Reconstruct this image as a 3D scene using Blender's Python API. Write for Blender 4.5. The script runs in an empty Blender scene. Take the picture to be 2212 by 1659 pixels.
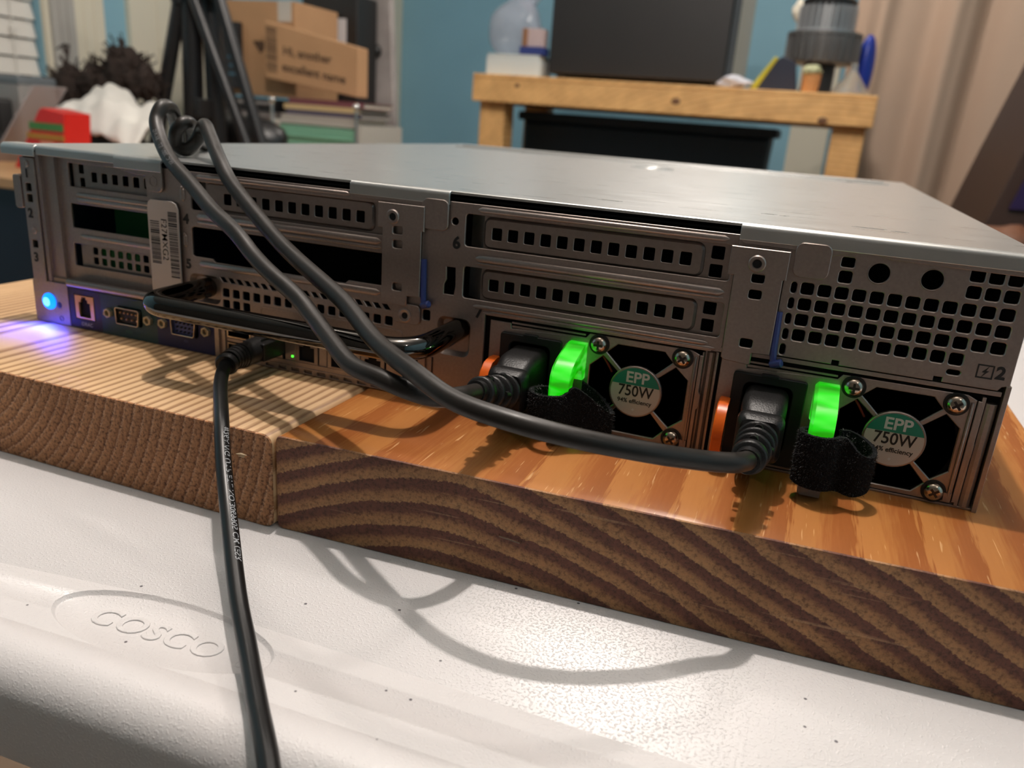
import bpy, bmesh, math, random
from mathutils import Vector, Matrix
from mathutils.geometry import tessellate_polygon
PI = math.pi
S = 0.001                      # everything below is laid out in millimetres
SC = bpy.context.scene
COL = SC.collection
# ---------------------------------------------------------------- camera
W, H, F_PX = 2212, 1659, 1700.586
cam_d = bpy.data.cameras.new('camera'); cam = bpy.data.objects.new('camera', cam_d); COL.objects.link(cam)
cam.location = (0.3644287, -0.2859192, 0.1157395)
cam.rotation_euler = (1.24732, -0.07217, 0.36678)
cam_d.sensor_width = 36; cam_d.lens = F_PX / W * 36
cam_d.clip_start = 0.01; cam_d.clip_end = 30
cam_d.dof.use_dof = True; cam_d.dof.focus_distance = 0.268; cam_d.dof.aperture_fstop = cam_d.lens / 2.1
SC.camera = cam
# ---------------------------------------------------------------- light and exposure
SC.view_settings.view_transform = 'Standard'; SC.view_settings.look = 'None'
SC.view_settings.gamma = 1; SC.view_settings.use_curve_mapping = False
SC.view_settings.exposure = -0.16
wd = bpy.data.worlds.new('world'); SC.world = wd; wd.use_nodes = True
wd.node_tree.nodes['Background'].inputs[0].default_value = (1.0, 0.93, 0.85, 1)
wd.node_tree.nodes['Background'].inputs[1].default_value = 0.012
def bulb(name, loc, power, radius, col):
    l = bpy.data.lights.new(name, 'POINT'); l.energy = power; l.shadow_soft_size = radius; l.color = col
    o = bpy.data.objects.new(name, l); o.location = loc; COL.objects.link(o); return o
WARM = (1.0, 0.915, 0.85)
bulb('ceiling_bulb_or_fill', (0.12, 0.13, 1.50), 66, 0.019, WARM)
bulb('ceiling_bulb_or_fill', (0.24, 0.88, 1.50), 22, 0.026, WARM)
bulb('ceiling_bulb_or_fill', (1.15, -0.75, 1.45), 4.5, 0.03, WARM)
bulb('ceiling_bulb_or_fill', (-0.85, 0.60, 1.50), 6, 0.03, WARM)
bulb('ceiling_bulb_or_fill', (0.00, 2.30, 1.40), 34, 0.05, WARM)  # added rear fill that brightens the background, no bulb known there
# ---------------------------------------------------------------- node helpers
def new_mat(name):
    m = bpy.data.materials.new(name); m.use_nodes = True
    nt = m.node_tree; return m, nt, nt.nodes['Principled BSDF']
def N(nt, typ, **k):
    n = nt.nodes.new(typ)
    for a, b in k.items():
        if a.startswith('i_'): n.inputs[int(a[2:])].default_value = b
        else: setattr(n, a, b)
    return n
def L(nt, a, b): nt.links.new(a, b)
def col4(c): return (c[0], c[1], c[2], 1)
def srgb(r, g, b):
    f = lambda x: (x/255/12.92) if x/255 <= 0.04045 else ((x/255+0.055)/1.055)**2.4
    return (f(r), f(g), f(b))
def objco(nt, scale=(1, 1, 1), rot=(0, 0, 0)):
    tc = N(nt, 'ShaderNodeTexCoord'); mp = N(nt, 'ShaderNodeMapping')
    mp.inputs['Scale'].default_value = scale; mp.inputs['Rotation'].default_value = rot
    L(nt, tc.outputs['Object'], mp.inputs['Vector']); return mp.outputs[0]
def add_bump(nt, bsdf, height, strength, dist=0.001):
    b = N(nt, 'ShaderNodeBump'); b.inputs['Strength'].default_value = strength; b.inputs['Distance'].default_value = dist
    L(nt, height, b.inputs['Height']); L(nt, b.outputs[0], bsdf.inputs['Normal'])
def ramp(nt, fac, stops):
    r = N(nt, 'ShaderNodeValToRGB'); e = r.color_ramp.elements
    while len(e) > 1: e.remove(e[-1])
    e[0].position = stops[0][0]; e[0].color = col4(stops[0][1])
    for p, c in stops[1:]:
        k = e.new(p); k.color = col4(c)
    L(nt, fac, r.inputs[0]); return r.outputs[0]
def mat(name, base, rough=0.5, metal=0.0, var=0.0, vscale=60, bump=0.0, bscale=400, stretch=(1, 1, 1), emis=None, es=0, alpha=1, trans=0, spec=0.5, coat=0, rvar=0):
    m, nt, b = new_mat(name)
    b.inputs['Base Color'].default_value = col4(base); b.inputs['Roughness'].default_value = rough
    b.inputs['Metallic'].default_value = metal; b.inputs['Specular IOR Level'].default_value = spec
    b.inputs['Coat Weight'].default_value = coat; b.inputs['Alpha'].default_value = alpha
    b.inputs['Transmission Weight'].default_value = trans
    if emis: b.inputs['Emission Color'].default_value = col4(emis); b.inputs['Emission Strength'].default_value = es
    if var or rvar:
        n = N(nt, 'ShaderNodeTexNoise'); n.inputs['Scale'].default_value = vscale; n.inputs['Detail'].default_value = 6
        L(nt, objco(nt, stretch), n.inputs['Vector'])
        if var:
            lo = tuple(c*(1-var) for c in base); hi = tuple(min(1, c*(1+var)) for c in base)
            L(nt, ramp(nt, n.outputs[0], [(0.3, lo), (0.7, hi)]), b.inputs['Base Color'])
        if rvar:
            mr = N(nt, 'ShaderNodeMapRange'); mr.inputs[1].default_value = .3; mr.inputs[2].default_value = .7
            mr.inputs[3].default_value = max(.02, rough-rvar); mr.inputs[4].default_value = min(1, rough+rvar)
            L(nt, n.outputs[0], mr.inputs[0]); L(nt, mr.outputs[0], b.inputs['Roughness'])
    if bump:
        n2 = N(nt, 'ShaderNodeTexNoise'); n2.inputs['Scale'].default_value = bscale; n2.inputs['Detail'].default_value = 4
        L(nt, objco(nt, stretch), n2.inputs['Vector']); add_bump(nt, b, n2.outputs[0], bump, 0.0004)
    return m
def wood(name, c, spacing, stops, rough, bump, grain_y=0.06, warp=0.004, wscale=14, streak=0.0, pores=0.0, phase=0.0, scr=0.0, hyp=None, fj=0.35, bigf=0.6, saw=0.0):
    """solid wood: growth rings round an axis along Y that passes (cx, cz) metres, the same rings on top and end faces"""
    m, nt, b = new_mat(name)
    tc = N(nt, 'ShaderNodeTexCoord'); sx = N(nt, 'ShaderNodeSeparateXYZ'); L(nt, tc.outputs['Object'], sx.inputs[0])
    def mth(op, a, bb=None, v=None):
        n = N(nt, 'ShaderNodeMath', operation=op)
        (L(nt, a, n.inputs[0]) if not isinstance(a, float) else setattr(n.inputs[0], 'default_value', a))
        if bb is not None: L(nt, bb, n.inputs[1])
        if v is not None: n.inputs[1].default_value = v
        return n.outputs[0]
    dx = mth('SUBTRACT', sx.outputs[0], v=c[0]); dz = mth('SUBTRACT', sx.outputs[2], v=c[1])
    if hyp: r = mth('ADD', dz, mth('MULTIPLY', mth('SQRT', mth('ADD', mth('MULTIPLY', dx, dx), v=hyp[1]**2)), v=hyp[0]))
    else: r = mth('SQRT', mth('ADD', mth('MULTIPLY', dx, dx), mth('MULTIPLY', dz, dz)))
    nz = N(nt, 'ShaderNodeTexNoise'); nz.inputs['Scale'].default_value = wscale; nz.inputs['Detail'].default_value = 3
    L(nt, objco(nt, (1, grain_y*4, 1)), nz.inputs['Vector'])
    r = mth('ADD', r, mth('MULTIPLY', mth('SUBTRACT', nz.outputs[0], v=0.5), v=warp*2))
    ph = mth('FRACT', mth('ADD', mth('DIVIDE', r, v=spacing), v=phase))
    fine = N(nt, 'ShaderNodeTexNoise'); fine.inputs['Scale'].default_value = 900; fine.inputs['Detail'].default_value = 3
    L(nt, objco(nt, (1, grain_y, 1)), fine.inputs['Vector'])
    ph2 = mth('ADD', ph, mth('MULTIPLY', mth('SUBTRACT', fine.outputs[0], v=0.5), v=fj))
    colr = ramp(nt, ph2, stops)
    big = N(nt, 'ShaderNodeTexNoise'); big.inputs['Scale'].default_value = 22; big.inputs['Detail'].default_value = 5
    L(nt, objco(nt, (1, .35, 1)), big.inputs['Vector'])
    mx = N(nt, 'ShaderNodeMix', data_type='RGBA', blend_type='MULTIPLY'); mx.inputs[0].default_value = bigf
    L(nt, colr, mx.inputs[6]); L(nt, ramp(nt, big.outputs[0], [(0.3, (.62, .56, .52)), (0.65, (1.05, 1.05, 1.05))]), mx.inputs[7])
    out = mx.outputs[2]
    if scr:      # short pale scratches and pores that run with the grain
        v = N(nt, 'ShaderNodeTexNoise'); v.inputs['Scale'].default_value = 330; v.inputs['Detail'].default_value = 2
        L(nt, objco(nt, (2.6, .16, 1)), v.inputs['Vector'])
        m2 = N(nt, 'ShaderNodeMix', data_type='RGBA'); L(nt, out, m2.inputs[6]); m2.inputs[7].default_value = (.80, .48, .22, 1)
        L(nt, ramp(nt, v.outputs[0], [(0.67, (0, 0, 0)), (0.73, (scr, scr, scr))]), m2.inputs[0]); out = m2.outputs[2]
    if saw:      # pale slanting saw marks across the cut end
        v = N(nt, 'ShaderNodeTexNoise'); v.inputs['Scale'].default_value = 420; v.inputs['Detail'].default_value = 1
        L(nt, objco(nt, (.035, .2, 1.6), (0, -.62, 0)), v.inputs['Vector'])
        m2 = N(nt, 'ShaderNodeMix', data_type='RGBA'); L(nt, out, m2.inputs[6]); m2.inputs[7].default_value = (.50, .30, .16, 1)
        L(nt, ramp(nt, v.outputs[0], [(0.68, (0, 0, 0)), (0.74, (saw, saw, saw))]), m2.inputs[0]); out = m2.outputs[2]
    hgt = ph
    if pores:
        v = N(nt, 'ShaderNodeTexNoise'); v.inputs['Scale'].default_value = 700; v.inputs['Detail'].default_value = 5; v.inputs['Roughness'].default_value = .7
        L(nt, objco(nt), v.inputs['Vector'])
        m2 = N(nt, 'ShaderNodeMix', data_type='RGBA', blend_type='MULTIPLY'); L(nt, out, m2.inputs[6]); m2.inputs[0].default_value = pores
        L(nt, ramp(nt, v.outputs[0], [(0.36, (.16, .10, .07)), (0.50, (1, 1, 1)), (.68, (1.4, 1.35, 1.25))]), m2.inputs[7]); out = m2.outputs[2]
        hgt = mth('ADD', mth('MULTIPLY', ph, v=.3), v.outputs[0])
    L(nt, out, b.inputs['Base Color']); b.inputs['Roughness'].default_value = rough
    add_bump(nt, b, hgt, bump, 0.0007)
    return m
# ---------------------------------------------------------------- geometry helpers
def rrect(cx, cz, w, h, r=0.0, n=4):
    r = min(r, w/2-1e-4, h/2-1e-4)
    if r <= 0.01: return [(cx-w/2, cz-h/2), (cx+w/2, cz-h/2), (cx+w/2, cz+h/2), (cx-w/2, cz+h/2)]
    p = []
    for k, (sx, sz) in enumerate([(1, -1), (1, 1), (-1, 1), (-1, -1)]):
        a0 = -PI/2 + k*PI/2
        for i in range(n+1):
            a = a0 + i*PI/2/n
            p.append((cx+sx*(w/2-r)+r*math.cos(a), cz+sz*(h/2-r)+r*math.sin(a)))
    return p
def rr2(x0, x1, z0, z1, r=0.0, n=4): return rrect((x0+x1)/2, (z0+z1)/2, x1-x0, z1-z0, r, n)
def circ(cx, cz, r, n=24, a0=0): return [(cx+r*math.cos(a0+2*PI*i/n), cz+r*math.sin(a0+2*PI*i/n)) for i in range(n)]
def shrink(poly, d):          # shifts every edge of a polygon inward (d > 0) or outward (d < 0)
    n = len(poly); A = sum(poly[i][0]*poly[(i+1) % n][1]-poly[(i+1) % n][0]*poly[i][1] for i in range(n))
    sg = 1 if A > 0 else -1; out = []
    for i in range(n):
        p0, p1, p2 = poly[i-1], poly[i], poly[(i+1) % n]
        def nrm(a, b):
            dx, dy = b[0]-a[0], b[1]-a[1]; l = math.hypot(dx, dy) or 1; return (-dy/l*sg, dx/l*sg)
        n1, n2 = nrm(p0, p1), nrm(p1, p2); k = 1+n1[0]*n2[0]+n1[1]*n2[1]; k = max(k, .3)
        out.append((p1[0]+d*(n1[0]+n2[0])/k, p1[1]+d*(n1[1]+n2[1])/k))
    return out
def crom(pts, seg=8):
    P = [Vector(p) for p in pts]; P = [P[0]*2-P[1]] + P + [P[-1]*2-P[-2]]; out = []
    for i in range(1, len(P)-2):
        a, b, c, d = P[i-1:i+3]
        for k in range(seg):
            t = k/seg
            out.append(0.5*((2*b)+(-a+c)*t+(2*a-5*b+4*c-d)*t*t+(-a+3*b-3*c+d)*t**3))
    out.append(P[-2]); return out
def frames(path):
    fr = []; T = (path[1]-path[0]).normalized(); up = Vector((0, 0, 1)) if abs(T.z) < .9 else Vector((1, 0, 0))
    n = (up-T*up.dot(T)).normalized()
    for i, p in enumerate(path):
        t = (path[min(i+1, len(path)-1)]-path[max(i-1, 0)]).normalized()
        n = (n-t*n.dot(t)).normalized(); fr.append((p, t, n, t.cross(n)))
    return fr
MAPS = {'y': lambda u, v, d: (u, d, v), 'x': lambda u, v, d: (d, u, v), 'z': lambda u, v, d: (u, v, d)}
class G:
    def __init__(s): s.v = []; s.f = []; s.m = []
    def add(s, vs, fs, mi=0):
        o = len(s.v); s.v += [tuple(p) for p in vs]; s.f += [tuple(i+o for i in f) for f in fs]; s.m += [mi]*len(fs); return s
    def box(s, x0, x1, y0, y1, z0, z1, mi=0):
        return s.add([(x0, y0, z0), (x1, y0, z0), (x1, y1, z0), (x0, y1, z0), (x0, y0, z1), (x1, y0, z1), (x1, y1, z1), (x0, y1, z1)],
                     [(0, 3, 2, 1), (4, 5, 6, 7), (0, 1, 5, 4), (1, 2, 6, 5), (2, 3, 7, 6), (3, 0, 4, 7)], mi)
    def prism(s, outer, holes, d0, d1, ax='y', ch=0.0, chh=None, mi=0):
        """a plate: outline with holes, from depth d0 (front, chamfered by ch) to d1"""
        M = MAPS[ax]; loops = [outer]+list(holes); chh = ch if chh is None else chh; sg = 1 if d1 > d0 else -1
        fronts = [shrink(outer, ch) if ch else outer]+[shrink(h, -chh) if chh else h for h in holes]
        def cap(lp, d, flip):
            tri = tessellate_polygon([[Vector((p[0], p[1], 0)) for p in l] for l in lp])
            vs = [M(p[0], p[1], d) for l in lp for p in l]
            s.add(vs, [t if not flip else t[::-1] for t in tri], mi)
        cap(fronts, d0, False); cap(loops, d1, True)
        for k, (fr, lp) in enumerate(zip(fronts, loops)):
            n = len(lp); c = ch if k == 0 else chh
            rings = [[M(p[0], p[1], d0) for p in fr]]
            if c: rings.append([M(p[0], p[1], d0+sg*c) for p in lp])
            rings.append([M(p[0], p[1], d1) for p in lp])
            for a, b in zip(rings, rings[1:]):
                s.add(a+b, [(i, (i+1) % n, n+(i+1) % n, n+i) for i in range(n)], mi)
        return s
    def tube(s, path, r, n=14, caps=True, mi=0, flat=1.0):
        fr = frames([Vector(p) for p in path]); m = len(fr); vs = []
        for i, (p, t, a, b) in enumerate(fr):
            rr = r[i] if isinstance(r, (list, tuple)) else r
            for k in range(n):
                th = 2*PI*k/n; vs.append(p+a*math.cos(th)*rr+b*math.sin(th)*rr*flat)
        fs = [(i*n+k, i*n+(k+1) % n, (i+1)*n+(k+1) % n, (i+1)*n+k) for i in range(m-1) for k in range(n)]
        if caps: fs += [tuple(range(n))[::-1], tuple((m-1)*n+k for k in range(n))]
        return s.add(vs, fs, mi)
    def lathe(s, prof, o, ax=(0, 0, 1), n=28, mi=0):
        A = Vector(ax).normalized(); q = A.to_track_quat('Z', 'Y'); O = Vector(o); vs = []
        for r, h in prof:
            for k in range(n): vs.append(O+q @ Vector((r*math.cos(2*PI*k/n), r*math.sin(2*PI*k/n), h)))
        fs = [(i*n+k, i*n+(k+1) % n, (i+1)*n+(k+1) % n, (i+1)*n+k) for i in range(len(prof)-1) for k in range(n)]
        if prof[0][0] > 1e-6: fs.append(tuple(range(n))[::-1])
        if prof[-1][0] > 1e-6: fs.append(tuple((len(prof)-1)*n+k for k in range(n)))
        return s.add(vs, fs, mi)
    def ell(s, c, rx, ry, rz, n=14, m=10, mi=0, jit=None):
        vs = []; fs = []
        for i in range(m+1):
            for k in range(n):
                a = PI*i/m; b = 2*PI*k/n; d = Vector((math.sin(a)*math.cos(b), math.sin(a)*math.sin(b), math.cos(a)))
                j = 1+(jit(d) if jit else 0); vs.append((c[0]+rx*d.x*j, c[1]+ry*d.y*j, c[2]+rz*d.z*j))
        for i in range(m):
            for k in range(n): fs.append((i*n+k, i*n+(k+1) % n, (i+1)*n+(k+1) % n, (i+1)*n+k))
        return s.add(vs, fs, mi)
    def text(s, string, size, fn, mi=0, bold=0.0, align='CENTER', ext=0.0, shear=0.0, bevel=0.0, space=1.0):
        cu = bpy.data.curves.new('lettering', 'FONT'); cu.body = string; cu.size = size; cu.offset = bold; cu.align_x = align; cu.align_y = 'CENTER'
        cu.extrude = ext; cu.shear = shear; cu.bevel_depth = bevel; cu.resolution_u = 4; cu.space_character = space
        o = bpy.data.objects.new('lettering', cu); COL.objects.link(o); bpy.context.view_layer.update()
        me = bpy.data.meshes.new_from_object(o.evaluated_get(bpy.context.evaluated_depsgraph_get()))
        s.add([fn(v.co.x, v.co.y, v.co.z) for v in me.vertices], [tuple(p.vertices) for p in me.polygons], mi)
        bpy.data.objects.remove(o); bpy.data.curves.remove(cu); bpy.data.meshes.remove(me); return s
    def build(s, name, mats, parent=None, smooth=35, loc=None, bevel=0, bseg=2, weld=False, fix=True):
        P = parent; base = Vector((0, 0, 0))
        while P is not None: base += P.location; P = P.parent
        lc = Vector(loc) if loc else base
        me = bpy.data.meshes.new(name)
        me.from_pydata([((Vector(p)-lc/S)*S if loc else (Vector(p)*S-base)) for p in s.v], [], s.f)
        for m in (mats if isinstance(mats, (list, tuple)) else [mats]): me.materials.append(m)
        for p, i in zip(me.polygons, s.m): p.material_index = i
        bm = bmesh.new(); bm.from_mesh(me)
        if weld: bmesh.ops.remove_doubles(bm, verts=bm.verts, dist=1e-6)
        if fix: bmesh.ops.recalc_face_normals(bm, faces=bm.faces)
        bm.to_mesh(me); bm.free()
        if smooth:
            for p in me.polygons: p.use_smooth = True
            me.set_sharp_from_angle(angle=math.radians(smooth))
        o = bpy.data.objects.new(name, me); COL.objects.link(o)
        if loc: o.location = lc
        if parent: o.parent = parent
        if bevel:
            b = o.modifiers.new('bevel', 'BEVEL'); b.width = bevel*S; b.segments = bseg; b.limit_method = 'ANGLE'; b.angle_limit = math.radians(40); b.harden_normals = True
        return o
def tag(o, label, cat, group=None, kind=None):
    if label: o['label'] = label
    if cat: o['category'] = cat
    if group: o['group'] = group
    if kind: o['kind'] = kind
    return o
def thing(name, label, cat, loc, group=None):
    o = bpy.data.objects.new(name, None); o.empty_display_size = 0.02; COL.objects.link(o); o.location = Vector(loc)*S
    return tag(o, label, cat, group)
def part(g, name, mats, parent, label=None, **k):
    o = g.build(name, mats, parent, **k)
    if label: o['label'] = label
    return o
def single(g, name, mats, loc, label, cat, group=None, **k):
    return tag(g.build(name, mats, None, loc=Vector(loc)*S, **k), label, cat, group)
def struct(g, name, mats, **k):
    o = g.build(name, mats, None, **k); o['kind'] = 'structure'; return o
# ---------------------------------------------------------------- materials
STEEL = mat('zinc_plated_steel', srgb(168, 155, 149), 0.40, 0.85, var=.07, vscale=900, bump=.06, bscale=1800)
STEEL2 = mat('bare_steel', srgb(160, 147, 141), 0.36, 0.9, var=.06, vscale=500)
LID = mat('brushed_steel_lid', srgb(200, 201, 199), 0.30, 0.8, var=.035, vscale=260, stretch=(.12, 1.4, 1), bump=.012, bscale=700, rvar=.03)
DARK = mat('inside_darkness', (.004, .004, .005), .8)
BLACKP = mat('black_plastic', (.009, .0085, .0085), .40, bump=.3, bscale=1500, spec=.36)
INLET = mat('matt_black_plastic', (.008, .008, .009), .6)
INK = mat('black_ink', (.012, .012, .013), .6)
RUBBER = mat('black_cable_jacket', (.017, .0138, .0115), .42, bump=.05, bscale=500, rvar=.08, vscale=200, spec=.36)
RUBBER2 = mat('network_cable_jacket', (.008, .008, .008), .33, bump=.08, bscale=160, spec=.4)
GUN = mat('black_chrome', (.10, .095, .09), .07, 1.0)
SCREW = mat('nickel_screw', srgb(190, 175, 160), .2, 1.0)
ORANGE = mat('orange_plastic', srgb(222, 98, 20), .32, bump=.05)
BLUEP = mat('blue_plastic', srgb(60, 74, 140), .4)
LABELW = mat('label_paper', srgb(196, 186, 180), .6)
TEAL = mat('teal_print', srgb(22, 128, 108), .5)
DKTEAL = mat('dark_teal_print', srgb(30, 66, 72), .5)
DKBLUE = mat('dark_blue_print', srgb(26, 34, 84), .5)
DKPURP = mat('dark_violet_print', srgb(36, 30, 42), .5)
WHITEINK = mat('pale_ink', srgb(205, 205, 205), .6)
GOLD = mat('gold_plated_contacts', srgb(205, 165, 120), .3, .8)
PCB = mat('green_circuit_board', (.01, .16, .04), .5)
FANB = mat('fan_black', (.045, .045, .05), .3)
REDW = mat('red_wire', (.35, .02, .02), .4); YELW = mat('yellow_wire', (.45, .28, .03), .4)
LEDB = mat('blue_light', (.02, .1, 1), .3, emis=(.0, .16, 1.0), es=3.2)
LEDC = mat('blue_light_core', (.5, .9, 1), .3, emis=(.12, .85, 1.0), es=1.6)
LEDG = mat('green_light', (.1, 1, .1), .3, emis=(.05, 1, .03), es=4)
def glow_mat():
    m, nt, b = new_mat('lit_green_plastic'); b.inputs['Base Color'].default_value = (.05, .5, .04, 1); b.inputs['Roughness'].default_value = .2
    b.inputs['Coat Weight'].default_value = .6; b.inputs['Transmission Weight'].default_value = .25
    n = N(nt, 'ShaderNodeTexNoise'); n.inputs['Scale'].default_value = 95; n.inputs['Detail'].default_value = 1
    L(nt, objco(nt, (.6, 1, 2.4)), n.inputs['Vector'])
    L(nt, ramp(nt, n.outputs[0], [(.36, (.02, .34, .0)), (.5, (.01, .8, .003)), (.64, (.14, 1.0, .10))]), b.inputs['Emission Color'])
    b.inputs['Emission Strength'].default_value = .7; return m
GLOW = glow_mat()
GREYC = mat('grey_translucent_plastic', srgb(120, 122, 124), .3)
def velcro_mat(name, c):
    return mat(name, c, .95, var=.5, vscale=1500, bump=.9, bscale=1600, spec=.1)
VELCRO = velcro_mat('black_loop_fabric', (.010, .010, .011))
PILE = mat('strap_pile', (.03, .03, .031), .6)
# ---------------------------------------------------------------- the server
srv = thing('rack_server', 'silver rack server lying on two wooden boards, rear panel towards the viewer', 'server', (217, 300, 0))
# body: floor, sides, far wall and a black liner painting the shade behind the openings
g = G(); g.box(0, 434, 1.5, 440, 0, 1.2); g.box(0, 1.2, 1.5, 440, 1.2, 86); g.box(432.8, 434, 1.5, 440, 1.2, 86); g.box(0, 434, 438.8, 440, 1.2, 86)
part(g, 'chassis', STEEL, srv, smooth=0)
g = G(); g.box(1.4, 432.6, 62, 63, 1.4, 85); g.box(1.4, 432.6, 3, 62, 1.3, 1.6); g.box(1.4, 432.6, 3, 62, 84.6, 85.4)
part(g, 'cavity_shade_liner', DARK, srv, smooth=0)
# lid
g = G()
LZ = 88.0
prof = [(0.9, 85.8), (-.4, 85.9), (-1.0, 86.5), (-.9, 87.2), (-.3, 87.8), (.6, 88.0)]
front = [(-9.5, 8), (-9.5, -.5), (12, -.5), (12, .6), (434, .6), (434, 520), (0, 520), (0, 8)]
g.prism(front, [], 88, 86.8, 'z', .3)
g.box(0, 434, 518, 520, 78, 87); g.box(433, 434.6, 2, 519, 80, 87.2); g.box(-.6, .6, 8, 519, 80, 87.2)
def lip(x0, x1, zb, r=1.6, thick=1.0):      # a folded-down lip with a rounded bend
    pr = []
    for i in range(7):
        a = PI/2*i/6; pr.append((.6-r*math.sin(a), LZ-r+r*math.cos(a)))
    pr.append((.6-r, zb)); inn = [(.6-r+thick, zb), (.6-r+thick, LZ-r)] + [(.6, LZ-thick)]
    lp = pr+inn
    vs = [(x0, p[0], p[1]) for p in lp]+[(x1, p[0], p[1]) for p in lp]; n = len(lp)
    g.add(vs, [(i, (i+1) % n, n+(i+1) % n, n+i) for i in range(n)]+[tuple(range(n)), tuple(range(n, 2*n))[::-1]])
lip(-9.5, 12, 82.6, 2.6); lip(12.2, 66, 83.6, 1.5); lip(61.5, 89, 82.0, 2.4); lip(186.4, 231.4, 82.6, 1.9); lip(342, 434.4, 82.4, 1.9)
# long pressed rib of the next cover panel and small pressed dents on top
g.box(40, 412, 432, 444, 88, 90.2); g.box(36, 416, 424, 428, 88, 89.0)
part(g, 'lid', LID, srv, smooth=30, bevel=.35)
SCR = mat('bright_scratched_steel', srgb(225, 225, 222), .25, .6)
for x0, x1, y in ((345, 350, 44), (352, 354.5, 43.4), (378, 389, 30), (391, 396, 28), (282, 291, 30)):
    g = G(); g.box(x0, x1, y, y+.3, 88.0, 88.1); part(g, 'lid_scratch', SCR, srv, smooth=0, label='fine pale scratch on the lid')
    g = G(); g.box(x0+1.5, x1+1.2, y+1.3, y+1.55, 88.0, 88.1); part(g, 'lid_scratch', SCR, srv, smooth=0, label='fine pale scratch on the lid')
g = G(); g.prism(circ(240, 352, 17, 28), [circ(240, 352, 14, 28)], 88.5, 87.9, 'z', .2); part(g, 'lid_latch_ring', LID, srv)
# drop tabs of the lid with hexagonal stamp
def drop_tab(x0, x1, z0, z1, hx, hz, y=-1.6, r=2.6):
    g = G(); out = rr2(x0, x1, z0, z1, r, 5)
    g.prism(out, [], y, y+1.0, 'y', .3)
    g.prism(circ(hx, hz, 2.5, 6, PI/6), [circ(hx, hz, 2.15, 6, PI/6)], y-.12, y+.1, 'y')
    part(g, 'lid_tab', STEEL, srv)
drop_tab(79.4, 89, 73.2, 86.4, 84.2, 77.9); drop_tab(219.7, 231.3, 72.3, 84.5, 225.4, 77.2); drop_tab(361, 372.6, 72.1, 84, 366.8, 76.6)
for lp in ([(61.8, 83), (66, 80.9), (74.5, 79.9), (79.6, 79.9), (79.6, 84), (61.8, 84)], [(186.6, 82.8), (190, 81.4), (220, 80.8), (220, 83.4), (186.6, 83.4)],
           [(342.3, 82.6), (344, 81.2), (361.5, 80.9), (361.5, 83), (342.3, 83)], [(372.3, 83.2), (372.3, 80.2), (376, 81.4), (381, 82.6), (386, 82.5), (391, 81.4), (434, 80.9), (434, 83.2)]):
    g = G(); g.prism(lp, [], -1.2, -.3, 'y', .22); part(g, 'lid_lip', STEEL, srv)
def squares(cols, rows, w, h, r=.7): return [rrect(x, z, w, h, r, 2) for z in rows for x in cols]
# main rear panel
col12 = [366.9+5.5*i for i in range(12)]
steps5 = [(103, 58.9), (103, 46.9), (104, 46.3), (114, 46.3), (115.6, 44.9), (183.6, 44.9), (185.2, 46.3), (202.3, 46.3), (202.3, 59.8), (104, 59.8)]
out = [(78.3, 19.3), (226.5, 19.3), (226.5, 0.3), (247.8, 0.3), (247.8, 41.4), (342, 41.4), (342, 84), (78.3, 84)]
vent0 = []
for i in range(20):
    x = 119.5+4.42*i
    if x < 203.6: vent0.append([(x-1.9, 38.6), (x+.6, 38.7), (x+2.4, 36.5), (x-.2, 36.4)])
vent1 = [rrect(120.7+5.62*i, 31.7, 3.7, 3.9, .6, 2) for i in range(16)]
vent2 = [rrect(120.7+5.62*i, 26.4, 3.7, 3.9, .6, 2) for i in range(3)]
holes = [rr2(103.5, 202, 67.3, 80.0, .8, 2), steps5[::-1], rr2(238.2, 340.6, 67.3, 80.0, 1.2, 3), rr2(238.4, 340.4, 46.6, 59.4, 1.2, 3),
         circ(233.6, 76.5, 1.5, 12), [(230.0, 47), (234.4, 47), (235, 51), (234.7, 58.2), (230.8, 58.2), (231, 53), (230.0, 51)], rrect(222.6, 36.9, 3.4, 4.4, .7, 2),
         rr2(100.5, 117.5, 25.5, 38.2, 3, 4), rr2(228, 242.5, 21.8, 37.6, 3, 4)] + vent0 + vent1 + vent2
g = G(); g.prism(out, holes, 0, 1.0, 'y', .15, .22)
part(g, 'rear_panel', STEEL, srv)
# recessed dishes the handle is mounted in
for x0, x1, z0, z1 in ((100.5, 117.5, 25.5, 38.2), (228, 242.5, 21.8, 37.6)):
    g = G(); a = rr2(x0, x1, z0, z1, 3, 4); b = shrink(a, 1.4); n = len(a)
    g.add([(p[0], .6, p[1]) for p in a]+[(p[0], 2.6, p[1]) for p in b], [(i, (i+1) % n, n+(i+1) % n, n+i) for i in range(n)]+[tuple(range(n, 2*n))[::-1]]); part(g, 'handle_recess', STEEL, srv, fix=False)
# pressed ribs between the slots
for x0, x1, z, r in ((106, 201, 64.6, 1.5), (106, 201, 62.0, .7), (106, 201, 43.2, 1.5), (107, 186, 82.3, .9), (243, 339, 82.0, 1.1), (243, 340, 63.2, 1.5), (243, 340, 61.2, .5), (243, 337, 43.9, .9), (250, 340, 42.3, .7)):
    g = G(); g.tube([(x0, .2, z), (x0+2, -.25, z), (x1-2, -.25, z), (x1, .2, z)], [.2, r, r, .2], 12, flat=.55); part(g, 'pressed_rib', STEEL, srv)
for x, z0, z1 in ((99.1, 70.4, 76.6), (99.2, 49.9, 56.0)):
    g = G(); g.tube([(x, .1, z0), (x, -.1, z0+1), (x, -.1, z1-1), (x, .1, z1)], [.3, 1.2, 1.2, .3], 12, flat=.6)
    g.ell((x, -.5, z1), .6, .5, .6, 10, 8); part(g, 'pressed_bump', STEEL, srv)
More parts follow.
